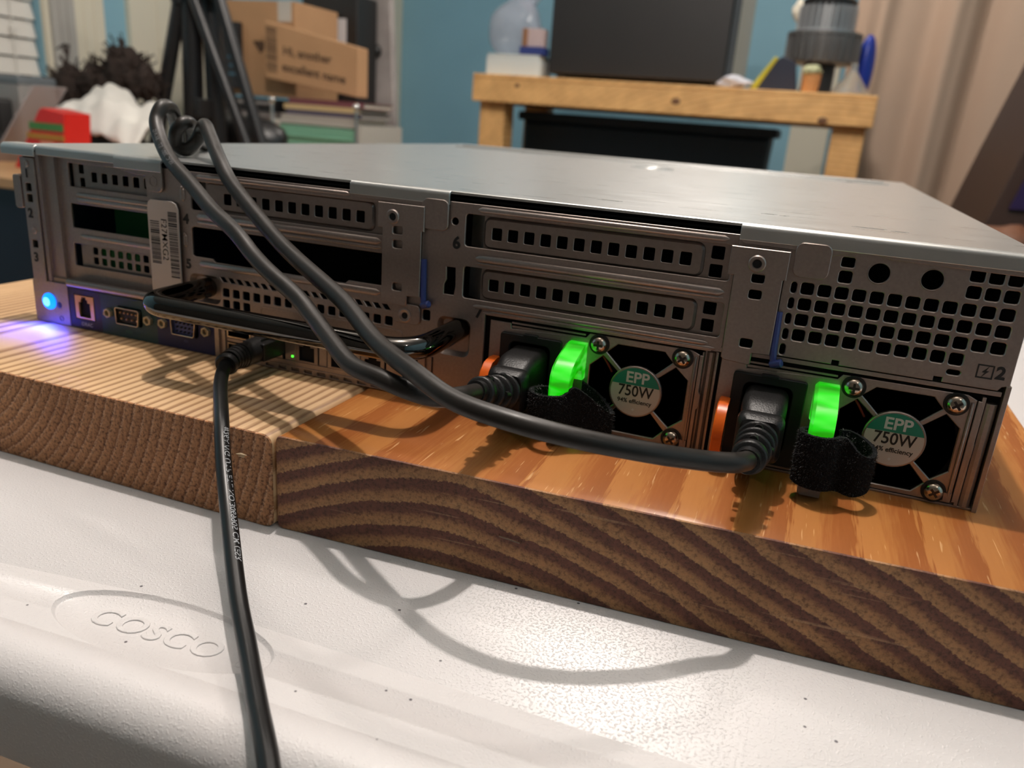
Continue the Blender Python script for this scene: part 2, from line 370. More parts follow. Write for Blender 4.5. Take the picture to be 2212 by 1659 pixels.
# slot blanking plates with raised centre and holes
def blank_plate(x0, x1, z0, z1, rx0, rx1, rz0, rz1, hx, hz, hw, hh, extra=(), y=1.6):
    g = G()
    hs = [rrect(x, hz, hw, hh, .5, 2) for x in hx]
    ctr = rr2(rx0, rx1, rz0, rz1, 2.0, 4)
    g.prism(rr2(x0, x1, z0, z1, .3, 2), [shrink(ctr, -.9)]+[rrect(*e, .4, 2) for e in extra], y, y+.7, 'y', 0, .15)
    g.prism(ctr, hs, y-1.1, y-.4, 'y', .0, .15)
    a = shrink(ctr, -.9); n = len(a)
    g.add([(p[0], y-1.1, p[1]) for p in ctr]+[(p[0], y, p[1]) for p in a], [(i, (i+1) % n, n+(i+1) % n, n+i) for i in range(n)])
    g.add([(x0-7.5, y+5.5, z0), (x0, y, z0), (x0, y, z1), (x0-7.5, y+5.5, z1), (x0-7.5, y+6.2, z0), (x0, y+.7, z0), (x0, y+.7, z1), (x0-7.5, y+6.2, z1)],
          [(0, 1, 2, 3), (4, 7, 6, 5), (0, 3, 7, 4), (1, 5, 6, 2)])
    part(g, 'slot_cover', STEEL2, srv)
h12 = [251.36+6.648*i for i in range(12)]
blank_plate(245.6, 341.5, 66.9, 80.4, 246.6, 330, 68.2, 78.6, h12, 73.3, 4.1, 4.7, [(335.4, 76.6, 4.4, 4.6), (335.4, 70.1, 4.4, 4.6)])
blank_plate(245.6, 341.5, 46.2, 59.8, 246.8, 330, 48.0, 58.3, h12, 53.1, 4.1, 4.7, [(335.4, 56.5, 4.4, 4.6), (335.4, 50.1, 4.4, 4.6)])
blank_plate(111, 203, 66.9, 80.4, 112.2, 196, 69.0, 79.4, [123.3+6.72*i for i in range(11)], 73.6, 4.0, 4.8)
# printed slot numbers
def number(s, x, z, size=6.4, y=-.12, bold=.05):
    g = G(); g.text(s, size, lambda u, v, w: (x+u, y-.03-w, z+v), bold=.035*size, ext=.05); part(g, 'slot_number', INK, srv, smooth=0, label='printed number '+s)
number('1', 4.5, 74.2, 5.6, y=-.6); number('2', 4.0, 55.0, 6.2, y=-.6); number('3', 4.4, 33.2, 6.2, y=-.6)
number('4', 100.2, 62.6, 6.0); number('5', 100.3, 42.2, 6.0); number('6', 234.7, 68.0, 6.6); number('7', 246.0, 41.4, 6.2, y=-.2)
# left edge strip
g = G(); g.prism([(0.6, 22), (9.2, 20.4), (9.8, 81.8), (0.6, 81.8)], squares([4.6], [67.7, 62.4, 40.0], 3.7, 3.9, .3), -.5, .6, 'y', .2)
g.lathe([(1.7, 0), (1.7, .25), (1.2, .45), (.8, .3), (0, .3)], (5, -.5, 79), (0, -1, 0), 16); g.lathe([(1.7, 0), (1.7, .25), (1.2, .45), (.8, .3), (0, .3)], (5.2, -.5, 46.8), (0, -1, 0), 16)
part(g, 'edge_strip', STEEL, srv)
# bracket sticking out on the left side
g = G(); g.prism(rr2(-11, 0, 53, 82, 1), [], 10, 11.2, 'y', .2); g.box(-6, -4.8, 1, 11, 57, 73); g.prism(rr2(-6.2, -1.2, 57, 73, 1.2), [], 0, 1.2, 'y', .2); g.box(-7, -.2, 6, 11, 75, 80)
part(g, 'side_bracket', STEEL, srv, bevel=.25)
# riser cage with slots 1 to 3 (set back behind the panel)
YR = 4.0
def xr(x): return x*.985-2.0      # shift for the set-back plane
g = G()
hs = [rr2(26.6, 76.6, 70.0, 81.2, .4, 2), rr2(26, 77.4, 50.2, 62, .4, 2), rr2(25.4, 76.6, 31.4, 42.6, .4, 2)]
g.prism([(12, 23.5), (78.6, 23.5), (78.6, 85), (12, 85)], hs, YR, YR+1, 'y', .0, .15)
g.box(10, 12.2, 0.4, YR+1, 21, 84); g.box(12, 20, 2.2, YR, 23, 84)
for z in (66.4, 64.2, 46.4): g.tube([(30, YR, z), (32, YR-.3, z), (77, YR-.3, z)], [.2, 1.1, 1.1], 10, flat=.5)
part(g, 'riser_cage', STEEL, srv)
g = G(); g.prism(rr2(28, 78.4, 69.6, 81.6), [rrect(33.2, 78.6, 3.2, 4.2, .3, 2), rrect(33.4, 72.4, 3.2, 4.2, .3, 2)]+[rrect(41+6.45*i, 75.4, 3.5, 4.6, .3, 2) for i in range(6)], YR+1.6, YR+2.2, 'y', 0, .12)
part(g, 'slot_cover', STEEL2, srv)
g = G(); g.prism(rr2(28, 78.4, 31, 43), squares([37+5.3*i for i in range(8)], [39.6, 34.7], 3.3, 3.5, .6), YR+2, YR+2.7, 'y', 0, .12)
part(g, 'slot_cover', STEEL2, srv)
g = G(); g.prism([(30, 45), (77.8, 32), (77.8, 62), (30, 62)], [], 26, 27, 'y', 0); g.box(70, 78, 8, 26, 49, 50.4); g.box(34, 60, 11, 12, 30, 43)
part(g, 'circuit_board', PCB, srv, smooth=0)
g = G(); g.box(66, 67.5, 14, 15.5, 61.2, 62.0); part(g, 'status_light', LEDG, srv, smooth=0)
# ridge under the riser cage and lower-left port field
g = G(); g.tube([(22.5, 1.2, 23.0), (25, -.6, 23.3), (76, -.6, 23.4), (78.4, 1, 23.4)], [1, 2.1, 2.1, 1], 14); g.box(10, 78.4, 1, YR+1, 21.2, 24)
part(g, 'shelf_rib', STEEL, srv)
def panel(name, x0, x1, z0, z1, m, hs=(), y=-.1, t=1.1, lab=None):
    g = G(); g.prism(rr2(x0, x1, z0, z1), hs, y, y+t, 'y', 0, .1); return part(g, name, m, srv, lab)
panel('light_panel', -.4, 22.8, .3, 21.8, STEEL, [circ(9.9, 11.6, 4.2, 24), circ(16.2, 10.4, 1.7, 14)], y=-.4)
panel('port_panel', 22.8, 43.9, .3, 20.6, DKPURP, [rr2(26.6, 39.6, 5.2, 17.8, .3, 2)], lab='dark violet printed field')
panel('port_panel', 43.9, 79.0, .3, 20.6, DKTEAL, [rr2(54.2, 69.8, 6.9, 15.9, 1.5, 3)], lab='dark teal printed field')
panel('port_panel', 79.0, 113.6, .3, 20.6, DKBLUE, [rr2(88.6, 103.6, 7.0, 15.6, 1.5, 3)], lab='dark blue printed field')
g = G(); g.lathe([(4.2, 0), (4.2, .6), (3.7, 1.3), (2.6, 1.9), (0, 2.2)], (9.9, -.3, 11.6), (0, -1, 0), 24); g.lathe([(2.3, 2.02), (1.4, 2.3), (0, 2.4)], (9.9, -.3, 11.6), (0, -1, 0), 20, mi=1)
part(g, 'identification_light', [LEDB, LEDC], srv, label='glowing blue button light')
il = bpy.data.lights.new('indicator_lamp', 'SPOT'); il.energy = .42; il.shadow_soft_size = .003; il.color = (0.015, 0.03, 1.0); il.spot_size = 2.6; il.spot_blend = 1.0
io = bpy.data.objects.new('indicator_lamp', il); io.location = (.0098, -.0055, .0100); io.rotation_euler = Vector((.05, -1, -1.0)).to_track_quat('-Z', 'Y').to_euler(); COL.objects.link(io)
g = G(); g.lathe([(1.6, 0), (1.6, .5), (.8, .8), (0, .8)], (16.2, .1, 10.4), (0, -1, 0), 16); part(g, 'push_button', BLUEP, srv)
g = G(); g.prism(circ(17, 3.6, 1.35, 20), [circ(17, 3.6, 1.05, 20)], -.5, -.38, 'y'); g.text('i', 2.2, lambda u, v, w: (17+u, -.48-w, 3.6+v), bold=.03); part(g, 'printed_mark', INK, srv, smooth=0)
# network socket
g = G(); g.prism(rr2(27, 39.2, 5.6, 17.4), [[(29.4, 6.4), (36.8, 6.4), (36.8, 14), (35.2, 14), (35.2, 15.6), (34.2, 15.6), (34.2, 16.8), (31.6, 16.8), (31.6, 15.6), (30.8, 15.6), (30.8, 14), (29.4, 14)]], -.2, .9, 'y')
g.box(28, 38.4, 1.6, 2.4, 5.8, 17.2, 1)
part(g, 'network_socket', [GOLD, DARK], srv, smooth=0)
g = G(); g.box(29.6, 31.4, 2, 2.5, 10.5, 14.5); g.box(34.6, 36.4, 2, 2.5, 10.5, 14.5); part(g, 'socket_contact', GOLD, srv, smooth=0)
def caption(s, x, z, size, m=WHITEINK): 
    g = G(); g.text(s, size, lambda u, v, w: (x+u, -.16-w, z+v), bold=.02); part(g, 'printed_caption', m, srv, smooth=0, label='printed word '+s)
caption('iDRAC', 33.6, 2.8, 2.6, WHITEINK); caption('|O|O|', 61, 3.6, 1.8, mat('dim_green_ink', srgb(60, 110, 90), .6)); caption('IOI', 96, 4.6, 1.8, mat('dim_blue_ink', srgb(80, 90, 150), .6))
# D-shaped sockets and their hex studs
def dsub(x0, x1, z0, z1, m, rows, name):
    g = G(); o = [(x0+.8, z0), (x1-1.6, z0), (x1-.8, z0+.8), (x1, z1-.8), (x1-.8, z1), (x0+.8, z1), (x0, z1-.8), (x0+.4, z0+.8)]
    g.prism(o, [shrink(o, .5)], -2.2, 3, 'y', .15, mi=0); g.prism(shrink(o, .55), [], -.4, 3, 'y', 0, mi=1)
    for r, (n, zz) in enumerate(rows):
        for i in range(n):
            xx = x0+2.6+(x1-x0-5.2)*i/(n-1)+(.5 if r % 2 else 0); g.lathe([(.42, 0), (.42, .9), (0, 1.0)], (xx, -.4, zz), (0, -1, 0), 8, mi=2)
    part(g, name, [SCREW, m, GOLD if m is BLACKP else DARK], srv)
dsub(54.6, 69.6, 7.2, 15.6, BLACKP, [(5, 13), (4, 10)], 'serial_socket'); dsub(88.8, 103.5, 7.4, 15.2, BLUEP, [(5, 13.4), (5, 11.3), (5, 9.2)], 'video_socket')
for x in (49.1, 74.2, 83.2, 108.8):
    g = G(); g.prism(circ(x, 11.5, 2.5, 6, .4), [circ(x, 11.5, 1.3, 12)], -2.0, -.1, 'y', .2); g.prism(circ(x, 11.5, 1.3, 12), [], -.6, -.2, 'y')
    part(g, 'hex_stud', mat('pale_nickel', srgb(176, 164, 140), .35, .6), srv)
# usb and network block below the handle
g = G()
g.prism(rr2(113.6, 226.5, .3, 19.3), [rr2(119.6, 134, 2.6, 8.6), rr2(119.6, 134, 10.2, 16.4), rr2(138, 152, 5, 17, .3), rr2(157.5, 170, 5, 17, .3), rr2(174, 187, 5, 17, .3), rr2(191, 204, 5, 17, .3), rr2(212, 219, 3, 17.6)]+[rr2(139.4+6.0*i, 142.9+6.0*i, 1.9, 4.0) for i in range(11)], .6, 1.6, 'y', 0, .1)
g.box(113.6, 116, -.6, 1, .4, 19.3); g.box(118.0, 119.4, -.3, 1, .4, 19.3); g.box(134.2, 135.6, -.3, 1, .4, 19.3); g.box(221.5, 223, -.5, 1, .4, 19.3); g.box(224.6, 226.2, -.8, 1, .4, 19.3)
part(g, 'port_block', STEEL, srv)
for z in (5.6, 13.3):
    g = G(); g.prism(rr2(120.2, 133.4, z-2.6, z+2.6, .3), [rr2(120.8, 132.8, z-2.0, z+2.0, .2)], .1, 6, 'y'); g.box(121.4, 132.2, 1, 6, z+.2, z+1.3, 1); part(g, 'usb_socket', [SCREW, BLACKP], srv, smooth=0)
for x in (145, 163.75, 180.5, 197.5):
    g = G(); g.prism(rr2(x-5.8, x+5.8, 5.4, 16.6), [[(x-4, 6.2), (x+4, 6.2), (x+4, 13), (x+2, 13), (x+2, 15), (x-2, 15), (x-2, 13), (x-4, 13)]], .2, .9, 'y'); g.box(x-5, x+5, 2, 3, 6, 16, 1)
    part(g, 'network_socket', [STEEL2, DARK], srv, smooth=0)
g = G(); g.box(155.6, 156.4, .3, .9, 7.0, 7.8); part(g, 'status_light', LEDG, srv, smooth=0)
g = G(); g.box(152.6, 153.6, .3, .9, 14.6, 15.8); part(g, 'status_light', LEDG, srv, smooth=0)
g = G(); g.prism(rr2(139, 225, .4, 3.4), [rr2(142+6.9*i, 146.4+6.9*i, 1.0, 2.5, .2, 2) for i in range(12)], -.6, .4, 'y', .1); g.box(138, 226, -.2, .8, 3.4, 5.4)
part(g, 'lower_flange', STEEL2, srv, smooth=0)
# cable tray emboss, handle
g = G(); g.prism(rr2(139, 212, 20, 28.6, 2), [rr2(140, 211, 21, 27.6, 1.5)], -.25, .1, 'y', .1); part(g, 'pressed_outline', STEEL, srv)
hp = [(109, 2.6, 32.2), (109, -14, 32.2), (109.4, -26, 32.2), (111.5, -33, 32.2), (117, -36.6, 32.0), (128, -37, 31.9), (172, -37, 31.8), (216, -37, 31.9), (227, -36.6, 32), (233, -33, 32.2), (236.2, -26, 32.4), (236.8, -14, 32.6), (236.8, 2.6, 32.8)]
g = G(); g.tube(crom(hp, 6), 4.6, 24); part(g, 'carry_handle', GUN, srv, label='glossy black chrome bar handle', smooth=60)
# retention latches between the slots
def latch(dx, dz, x0, x1, rx, rz, sq, full):
    g = G()
    g.prism([(x0, 70.9+dz), (x0-2.2, 70.9+dz), (x0-2.2, 81+dz), (x1+1, 81+dz), (x1+1, 71+dz), (x1, 71+dz), (x1, 44.3+dz), (x1-6, 44+dz), (x1-6, 40.2+dz), (x1-6.6, 39.6+dz), (x0+1, 40.2+dz), (x0, 41.2+dz)],
            [rrect(a, b+dz, 4.4, 3.2, .8, 3) for a, b in sq]+[circ(rx, rz, 1.4, 14)], -2.2, -1.3, 'y', .25)
    g.box(x0, x0+.9, -2.0, .6, 41+dz, 70.6+dz); g.box(x1-.9, x1, -2.0, 1.2, 44.6+dz, 70.6+dz)
    g.lathe([(3.0, 0), (3.0, .3), (2.6, .7), (1.7, .7), (1.4, .1)], (rx, -2.2, rz), (0, -1, 0), 24); g.prism(circ(rx, rz, 1.45, 16), [], -2.4, -2.2, 'y', mi=1)
    part(g, 'slot_latch', [STEEL, DARK], srv)
    g = G(); g.tube([(x1+.6, -.6, 60+dz), (x1+1.0, -.9, 47+dz), (x1+1.6, -1.4, 42+dz)], [1.3, 1.3, 1.1], 10); g.lathe([(1.1, 0), (1.5, .6), (1.5, 4), (1.0, 4.4), (0, 4.4)], (x1+.8, -1.2, 41+dz), (1, -.35, .35), 12)
    part(g, 'latch_pin', BLUEP, srv, label='blue plastic pin')
latch(0, 0, 202.4, 220.2, 207.2, 75.6, [(209.4, 70.4), (209.5, 64.8), (209.7, 47.3)], 1)
latch(0, -.7, 342.2, 358.6, 349.3, 75.0, [(350.4, 70.7), (350.3, 65.0), (350.1, 47.4)], 0)
g = G(); g.prism(rr2(207.6, 220.2, 32.2, 40.5, 2, 4), [circ(213.4, 35.6, 1.3, 14)], -1.4, -.3, 'y', .25); g.lathe([(3.0, 0), (3.0, .25), (2.5, .5), (1.9, .3), (1.3, .1)], (213.4, -1.4, 35.6), (0, -1, 0), 24); g.prism(circ(213.4, 35.6, 1.35, 16), [], -1.6, -1.4, 'y', mi=1)
part(g, 'latch_foot', [STEEL, DARK], srv)
# upper right ventilation panel
hs = squares(col12, [68.4, 62.9, 57.4], 4.2, 4.1, .8)+squares(col12[:10], [51.9], 4.2, 4.1, .8)+squares([416.5, 421.9, 427.3], [79.6, 74.2], 4.2, 4.1, .8)
hs += [rrect(378, 74.0, 4.2, 4.1, .8, 2), rr2(375.9, 380.1, 77.3, 80.6, .6, 2)]+[rrect(362.5, z, 1.9, 3.9, .9, 3) for z in (68.3, 62.8, 57.3, 51.8, 46.2)]+[circ(388, 76.6, 3.3, 28), circ(404, 76.6, 3.3, 28), rrect(416.6, 47.4, 4.2, 1.8, .9, 3)]
g = G(); g.prism([(358.8, 43.6), (379.2, 43.6), (379.2, 45.2), (381.6, 45.2), (381.6, 43.6), (411.2, 43.6), (411.2, 45.2), (413.8, 45.2), (413.8, 43.6), (430.4, 43.6), (431.4, 45), (433.6, 45.6), (433.6, 84), (342, 84), (342, 71), (358.8, 71)], hs, -.6, .5, 'y', .2, .3)
part(g, 'vent_panel', STEEL, srv)
g = G(); g.prism(circ(388, 76.6, 3.75, 28), [circ(388, 76.6, 3.3, 28)], -.75, -.5, 'y', .1); g.prism(circ(404, 76.6, 3.75, 28), [circ(404, 76.6, 3.3, 28)], -.75, -.5, 'y', .1); part(g, 'hole_rim', STEEL2, srv)
g = G(); o = rrect(425.5, 49.3, 4.9, 4.6, 0); g.prism(o, [shrink(o, .42)], -.74, -.58, 'y')
g.prism([(426.4, 51.2), (424.6, 49.0), (425.5, 49.0), (424.6, 47.3), (426.6, 49.6), (425.7, 49.6)], [], -.74, -.58, 'y')
g.text('2', 5.8, lambda u, v, w: (430.0+u*.98, -.7-w, 49.3+v), bold=.2, ext=.05); part(g, 'printed_mark', INK, srv, smooth=0, label='black lightning bolt in a square and number 2')
# bay frame around the power supplies
g = G()
g.box(247.6, 249, -.4, 1, .3, 42); g.tube([(249, -.1, 41.6), (338.5, -.1, 41.6)], .5, 8)
g.box(336.2, 340.8, 2.4, 3.6, .5, 41); g.tube([(338.6, 2.4, .6), (338.6, 2.4, 40.6)], 1.6, 10); g.box(335.6, 336.2, 0, 2.4, 1, 40.4); g.box(340.6, 341.4, -.4, 2.4, .6, 41.2)
g.box(427, 428.2, -.2, 2, .8, 40.6); g.tube([(430.2, 1.6, .9), (430.2, 1.6, 38.6)], 2.0, 10); g.box(432.6, 434.2, -.8, 2, 0, 45.6)
g.box(341.4, 432, -.3, 1, 41.6, 43.2); g.box(0, 434.2, .2, 2, 0, .9)
part(g, 'bay_frame', STEEL, srv, bevel=.2)
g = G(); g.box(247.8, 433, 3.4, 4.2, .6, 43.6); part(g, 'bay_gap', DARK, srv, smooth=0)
# ---------------------------------------------------------------- power supplies (two, the second a copy)
def psu(dx, first):
    p = bpy.data.objects.new('power_supply', None); COL.objects.link(p); p.parent = srv; p.location = Vector((248+dx-217, -300, 0))*S
    return p
P1 = psu(0, True)
def pb(g, name, m, **k):   # power supply sub-part; shapes are laid out with the bay's left edge at x = 248
    return part(g, name, m, P1, **k)
X = 248
g = G()
octo = [(X+55.5, 39.3), (X+73.6, 39.3), (X+84.4, 29.0), (X+84.4, 12.6), (X+73.6, 1.9), (X+55.5, 1.9), (X+45.0, 12.6), (X+45.0, 28.4)]
cx, cz = X+64.7, 20.6
# four openings between the spokes
def quad_open(k):
    a = []
    n = len(octo); R0 = 10.2; hw = .85
    ang = [PI/4+PI/2*k, PI/4+PI/2*(k+1)]
    def sp(th, r, side): return (cx+r*math.cos(th)-side*hw*math.sin(th), cz+r*math.sin(th)+side*hw*math.cos(th))
    inner = [sp(ang[0], R0, 1)]+[(cx+R0*math.cos(ang[0]+(ang[1]-ang[0])*t), cz+R0*math.sin(ang[0]+(ang[1]-ang[0])*t)) for t in (.14, .3, .5, .7, .86)]+[sp(ang[1], R0, -1)]
    corners = {0: [(octo[1], octo[2]), None], }
    E2 = 19.6
    far = {0: [(cx+12.6, 34.2), (cx+9.2, 37.9), (cx-8.8, 37.9), (cx-12.8, 34.2)],
           1: [(cx-14.0, 32.6), (cx-18.9, 28.0), (cx-18.9, 12.6), (cx-14.0, 8.4)],
           2: [(cx-12.4, 6.8), (cx-9.0, 3.0), (cx+9.0, 3.0), (cx+12.4, 6.8)],
           3: [(cx+14.0, 8.6), (cx+18.9, 12.6), (cx+18.9, 28.4), (cx+14.0, 32.6)]}[k]
    return inner[::-1] if False else inner+far[::-1]
outl = [(X+3.2, 1.2), (X+86.6, 1.2), (X+86.6, 39.0), (X+83.6, 40.4), (X+44.6, 40.4), (X+43, 38.4), (X+12.4, 37.2), (X+12, 39.4), (X+3.2, 39.4)]
g.prism(outl, [quad_open(k) for k in range(4)]+[rr2(X+5, X+8.2, 3, 23.6)], .2, 1.2, 'y', .2, .3)
g.box(X+12.5, X+43, .4, 1.6, 37.6, 38.5); g.box(X+12.5, X+43, 0, 1.2, 39.3, 40.0)
g.tube([(X+85.4, .2, 2), (X+85.4, -.3, 5), (X+85.4, -.3, 35), (X+85.4, .2, 38)], .5, 8)
g.box(X+84.0, X+86.4, -.5, .6, 2, 5); g.prism([(X+86.8, 2), (X+88.2, 2), (X+88.2, 18), (X+89, 19), (X+89, 24), (X+88.2, 25), (X+88.2, 39), (X+86.8, 39)], [], -.3, .6, 'y', .15)
pb(g, 'face_plate', STEEL)
g = G(); g.prism(circ(cx, cz, 10.2, 40), [], -.5, .8, 'y', .25); pb(g, 'fan_guard_hub', STEEL)
g = G()
r = 9.5; th0 = math.asin(2.6/r)
top = [(cx+r*math.cos(th0+(PI-2*th0)*i/20), cz+r*math.sin(th0+(PI-2*th0)*i/20)) for i in range(21)]
bot = [(cx+r*math.cos(PI-th0+(PI+2*th0)*i/28), cz+r*math.sin(PI-th0+(PI+2*th0)*i/28)) for i in range(29)]
g.prism(top, [], -.62, -.5, 'y', mi=0); g.prism(bot, [], -.62, -.5, 'y', mi=1)
pb(g, 'rating_label', [TEAL, LABELW], smooth=0)
g = G()
g.text('EPP', 6.0, lambda u, v, w: (cx+.4+u, -.66-w, cz+5.5+v), bold=.14, mi=0)
g.text('750W', 6.1, lambda u, v, w: (cx+.2+u*.88, -.66-w, cz+.1+v), mi=1, bold=.09); g.text('94% efficiency', 2.35, lambda u, v, w: (cx+.2+u, -.66-w, cz-3.9+v), mi=1, bold=.055)
g.prism(circ(cx, cz-7.2, .5, 14), [], -.66, -.6, 'y', mi=0)
pb(g, 'label_print', [WHITEINK, INK], smooth=0)
g = G()
g.lathe([(18.6, 0), (19.3, 0)], (cx, 3.0, cz), (0, 1, 0), 40); g.lathe([(9.8, 0), (9.8, -.8), (9.0, -1.2), (0, -1.2)], (cx, 4.2, cz), (0, 1, 0), 30)
for k in range(7):
    a0 = 2*PI*k/7; vs = []
    for i in range(9):
        t = i/8; rr = 9+9.4*t; a = a0+.55*t*t; w = .42+.1*t
        for q in range(5):
            s2 = q/4; aa = a+w*s2; vs.append((cx+rr*math.cos(aa), 4.6+5.5*s2-1.2*t*s2, cz+rr*math.sin(aa)))
    g.add(vs, [(i*5+q, i*5+q+1, (i+1)*5+q+1, (i+1)*5+q) for i in range(8) for q in range(4)])
pb(g, 'fan_rotor', FANB, fix=False)
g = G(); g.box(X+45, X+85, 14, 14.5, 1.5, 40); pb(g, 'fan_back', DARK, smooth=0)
g = G(); g.tube(crom([(cx-16.5, 2.6, cz+13.2), (cx-13.5, 2.4, cz+10), (cx-10.4, 2.6, cz+5.4)], 4), .42, 8, mi=0); g.tube(crom([(cx-13.6, 2.4, cz+12.6), (cx-11, 2.2, cz+9.8), (cx-9.5, 2.6, cz+8)], 4), .42, 8, mi=1)
pb(g, 'fan_wire', [REDW, YELW], label='red and yellow fan wires')
for sx, sz in ((-16, 16.2), (16, 16.2), (16, -15.9), (-16, -15.9)):
    g = G(); sxx, szz = cx+sx, cz+sz
    g.lathe([(4.0, 0), (4.0, .25), (3.3, .25)], (sxx, .0, szz), (0, -1, 0), 28, mi=1)
    g.lathe([(3.2, .1), (3.2, .8), (2.8, 1.7), (2.0, 2.2), (1.9, 2.25), (0, 2.3)], (sxx, 0, szz), (0, -1, 0), 32)
    a = .35+sx*.02
    for k in range(2):
        c, s_ = math.cos(a+k*PI/2), math.sin(a+k*PI/2); l, w = 1.75, .42
        q = [(sxx+c*l-s_*w, szz+s_*l+c*w), (sxx-c*l-s_*w, szz-s_*l+c*w), (sxx-c*l+s_*w, szz-s_*l-c*w), (sxx+c*l+s_*w, szz+s_*l-c*w)]
        g.prism(q, [], -2.36, -2.2, 'y', mi=2)
    g.prism(circ(sxx, szz, .7, 10, a), [], -2.37, -2.2, 'y', mi=2)
    pb(g, 'cross_head_screw', [SCREW, INLET, mat('screw_recess', (.04, .03, .028), .35, .6)], smooth=50)
# power inlet
g = G(); g.prism(rr2(X+8.4, X+34, 2.6, 35.6, 1.2), [rr2(X+12.5, X+29.5, 7.5, 32.5, 2.5)], -1.2, .6, 'y', .3); g.box(X+12, X+30, .2, .7, 7, 33); g.prism(rr2(X+18, X+24, 35, 36.2, .5), [], -1.3, .2, 'y', .2)
pb(g, 'power_inlet', INLET)
# orange release lever
pr = [(1, 25.0), (-4, 25.4), (-9, 24.6), (-12.6, 21.5), (-14.4, 16.5), (-14.6, 11), (-13.6, 6), (-11, 3.4), (-8, 2.8), (-8, 5), (-10, 6.4), (-11.4, 11), (-11.2, 16), (-9.6, 20), (-7, 22), (-4, 22.8), (1, 22.6)]
g = G(); g.prism(pr, [], X+5.0, X+8.8, 'x', .4); g.box(X+5.2, X+8.6, -9.4, 1, 2.9, 5.2)
o_lever = pb(g, 'release_lever', ORANGE, label='orange plastic release lever', bevel=.5, bseg=3)
# lit pull handle: top root, sloping shoulder, vertical grip, unlit grey foot
pr = [(.6, 36.6), (-3, 36.8), (-9, 35.2), (-15, 33.4), (-19.4, 31.0), (-21.4, 28), (-21.8, 24), (-21.6, 19.6), (-21.2, 15), (-16.6, 15), (-16.8, 20), (-16.6, 24.6), (-14.6, 27.2), (-10, 28), (-6, 27), (-4.2, 24), (-3.4, 22.4), (.6, 22.4)]
g = G(); g.prism(pr, [], X+36.3, X+44.2, 'x', 1.1)
pb(g, 'pull_handle', GLOW, label='glowing green pull handle', smooth=30)
g = G(); g.prism([(-21.2, 15), (-16.6, 15), (-15.6, 5), (-12, 3.4), (.4, 3.4), (.4, .8), (-17.6, .6), (-19.6, 1.4), (-20.6, 4)], [], X+36.6, X+43.9, 'x', .8)
pb(g, 'handle_foot', GREYC, label='unlit grey end of the pull handle')
P2 = P1.copy(); COL.objects.link(P2); P2.location.x += 0.0913
for ch in list(P1.children):
    c = ch.copy(); COL.objects.link(c); c.parent = P2
# service label
def label_map(u, v, w, cx_=88.4, cz_=50.0): return (cx_+v, -1.9-w, cz_-u)     # text turned to read downwards
g = G(); o = [(79.6, 27), (97.0, 30.5), (97.4, 66.5), (96.2, 69), (94, 69.9), (82, 69.8), (80.4, 68.6), (79.8, 66)]
g.prism(o, [], -1.9, -1.2, 'y', .1); part(g, 'service_tag', LABELW, srv, label='pale barcode label reading F27MXG2')
g = G(); g.text('F27MXG2', 4.6, lambda u, v, w: label_map(u, v, w, 88.8, 52.2), bold=.015, space=1.0)
rnd = random.Random(5)
for (x0, x1, za, zb) in ((81.0, 86.2, 60.4, 41.0), (91.6, 96.6, 65.2, 35.8)):
    z = za
    while z > zb:
        w = rnd.choice((.22, .22, .45, .7)); g.box(x0, x1, -1.96, -1.9, z-w, z); z -= w+rnd.choice((.25, .25, .5))
part(g, 'label_print', INK, srv, smooth=0)
# right ear of the server with its dark knob
g = G(); g.box(434.4, 443, 120, 300, 24, 66); g.ell((440, 150, 36), 6, 6, 9); part(g, 'rail_ear', BLACKP, srv, bevel=2)
# ---------------------------------------------------------------- power cords
CB = [(358.9, -48.0, 21.4), (358.2, -53.0, 22.6), (355.0, -59.0, 23.8), (346.5, -65.0, 25.0), (332.4, -76.0, 28.6), (313.1, -86.0, 32.5), (294.5, -90.0, 35.3), (276.2, -88.0, 37.2), (258.7, -80.0, 40.6), (237.3, -66.0, 43.5), (214.3, -50.0, 50.9), (183.8, -34.0, 59.6), (164.5, -24.0, 66.6), (133.8, -8.0, 81.0), (121.0, 0.0, 89.2), (108.2, 10.0, 97.1), (98.0, 18.0, 103.1), (90.6, 24.0, 101.2), (87.0, 24.0, 95.6), (84.0, 20.5, 91.6), (80.0, 18.6, 93.6), (82.6, 16.2, 99.6), (85.2, 18.6, 103.6), (80.8, 28.0, 102.6), (66, 46, 97), (50, 72, 91.4), (8, 112, 91.6), (-9, 128, 89), (-14, 133, 60), (-14, 136, 5)]
CA = [(267.0, -46.0, 25.6), (267.0, -53.0, 27.0), (266.4, -60.0, 28.2), (262.4, -70.0, 29.6), (255.2, -76.0, 32.7), (244.7, -76.0, 34.9), (231.7, -72.0, 35.9), (218.9, -64.0, 39.9), (206.4, -56.0, 44.5), (194.8, -50.0, 49.6), (180.3, -45.0, 55.1), (168.8, -40.0, 59.7), (155.6, -34.0, 66.5), (137.5, -26.0, 72.9), (121.1, -18.0, 80.3), (103.7, -10.0, 88.0), (90.7, -2.0, 95.8), (83.0, 4.0, 103.7), (82.0, 9.0, 110.0), (79.4, 17.0, 109.4), (73.1, 26.0, 103.7), (58, 43, 95.5), (40, 62, 91.5), (0, 103, 91.6), (-9, 115, 89), (-14, 120, 60), (-14, 125, 5)]
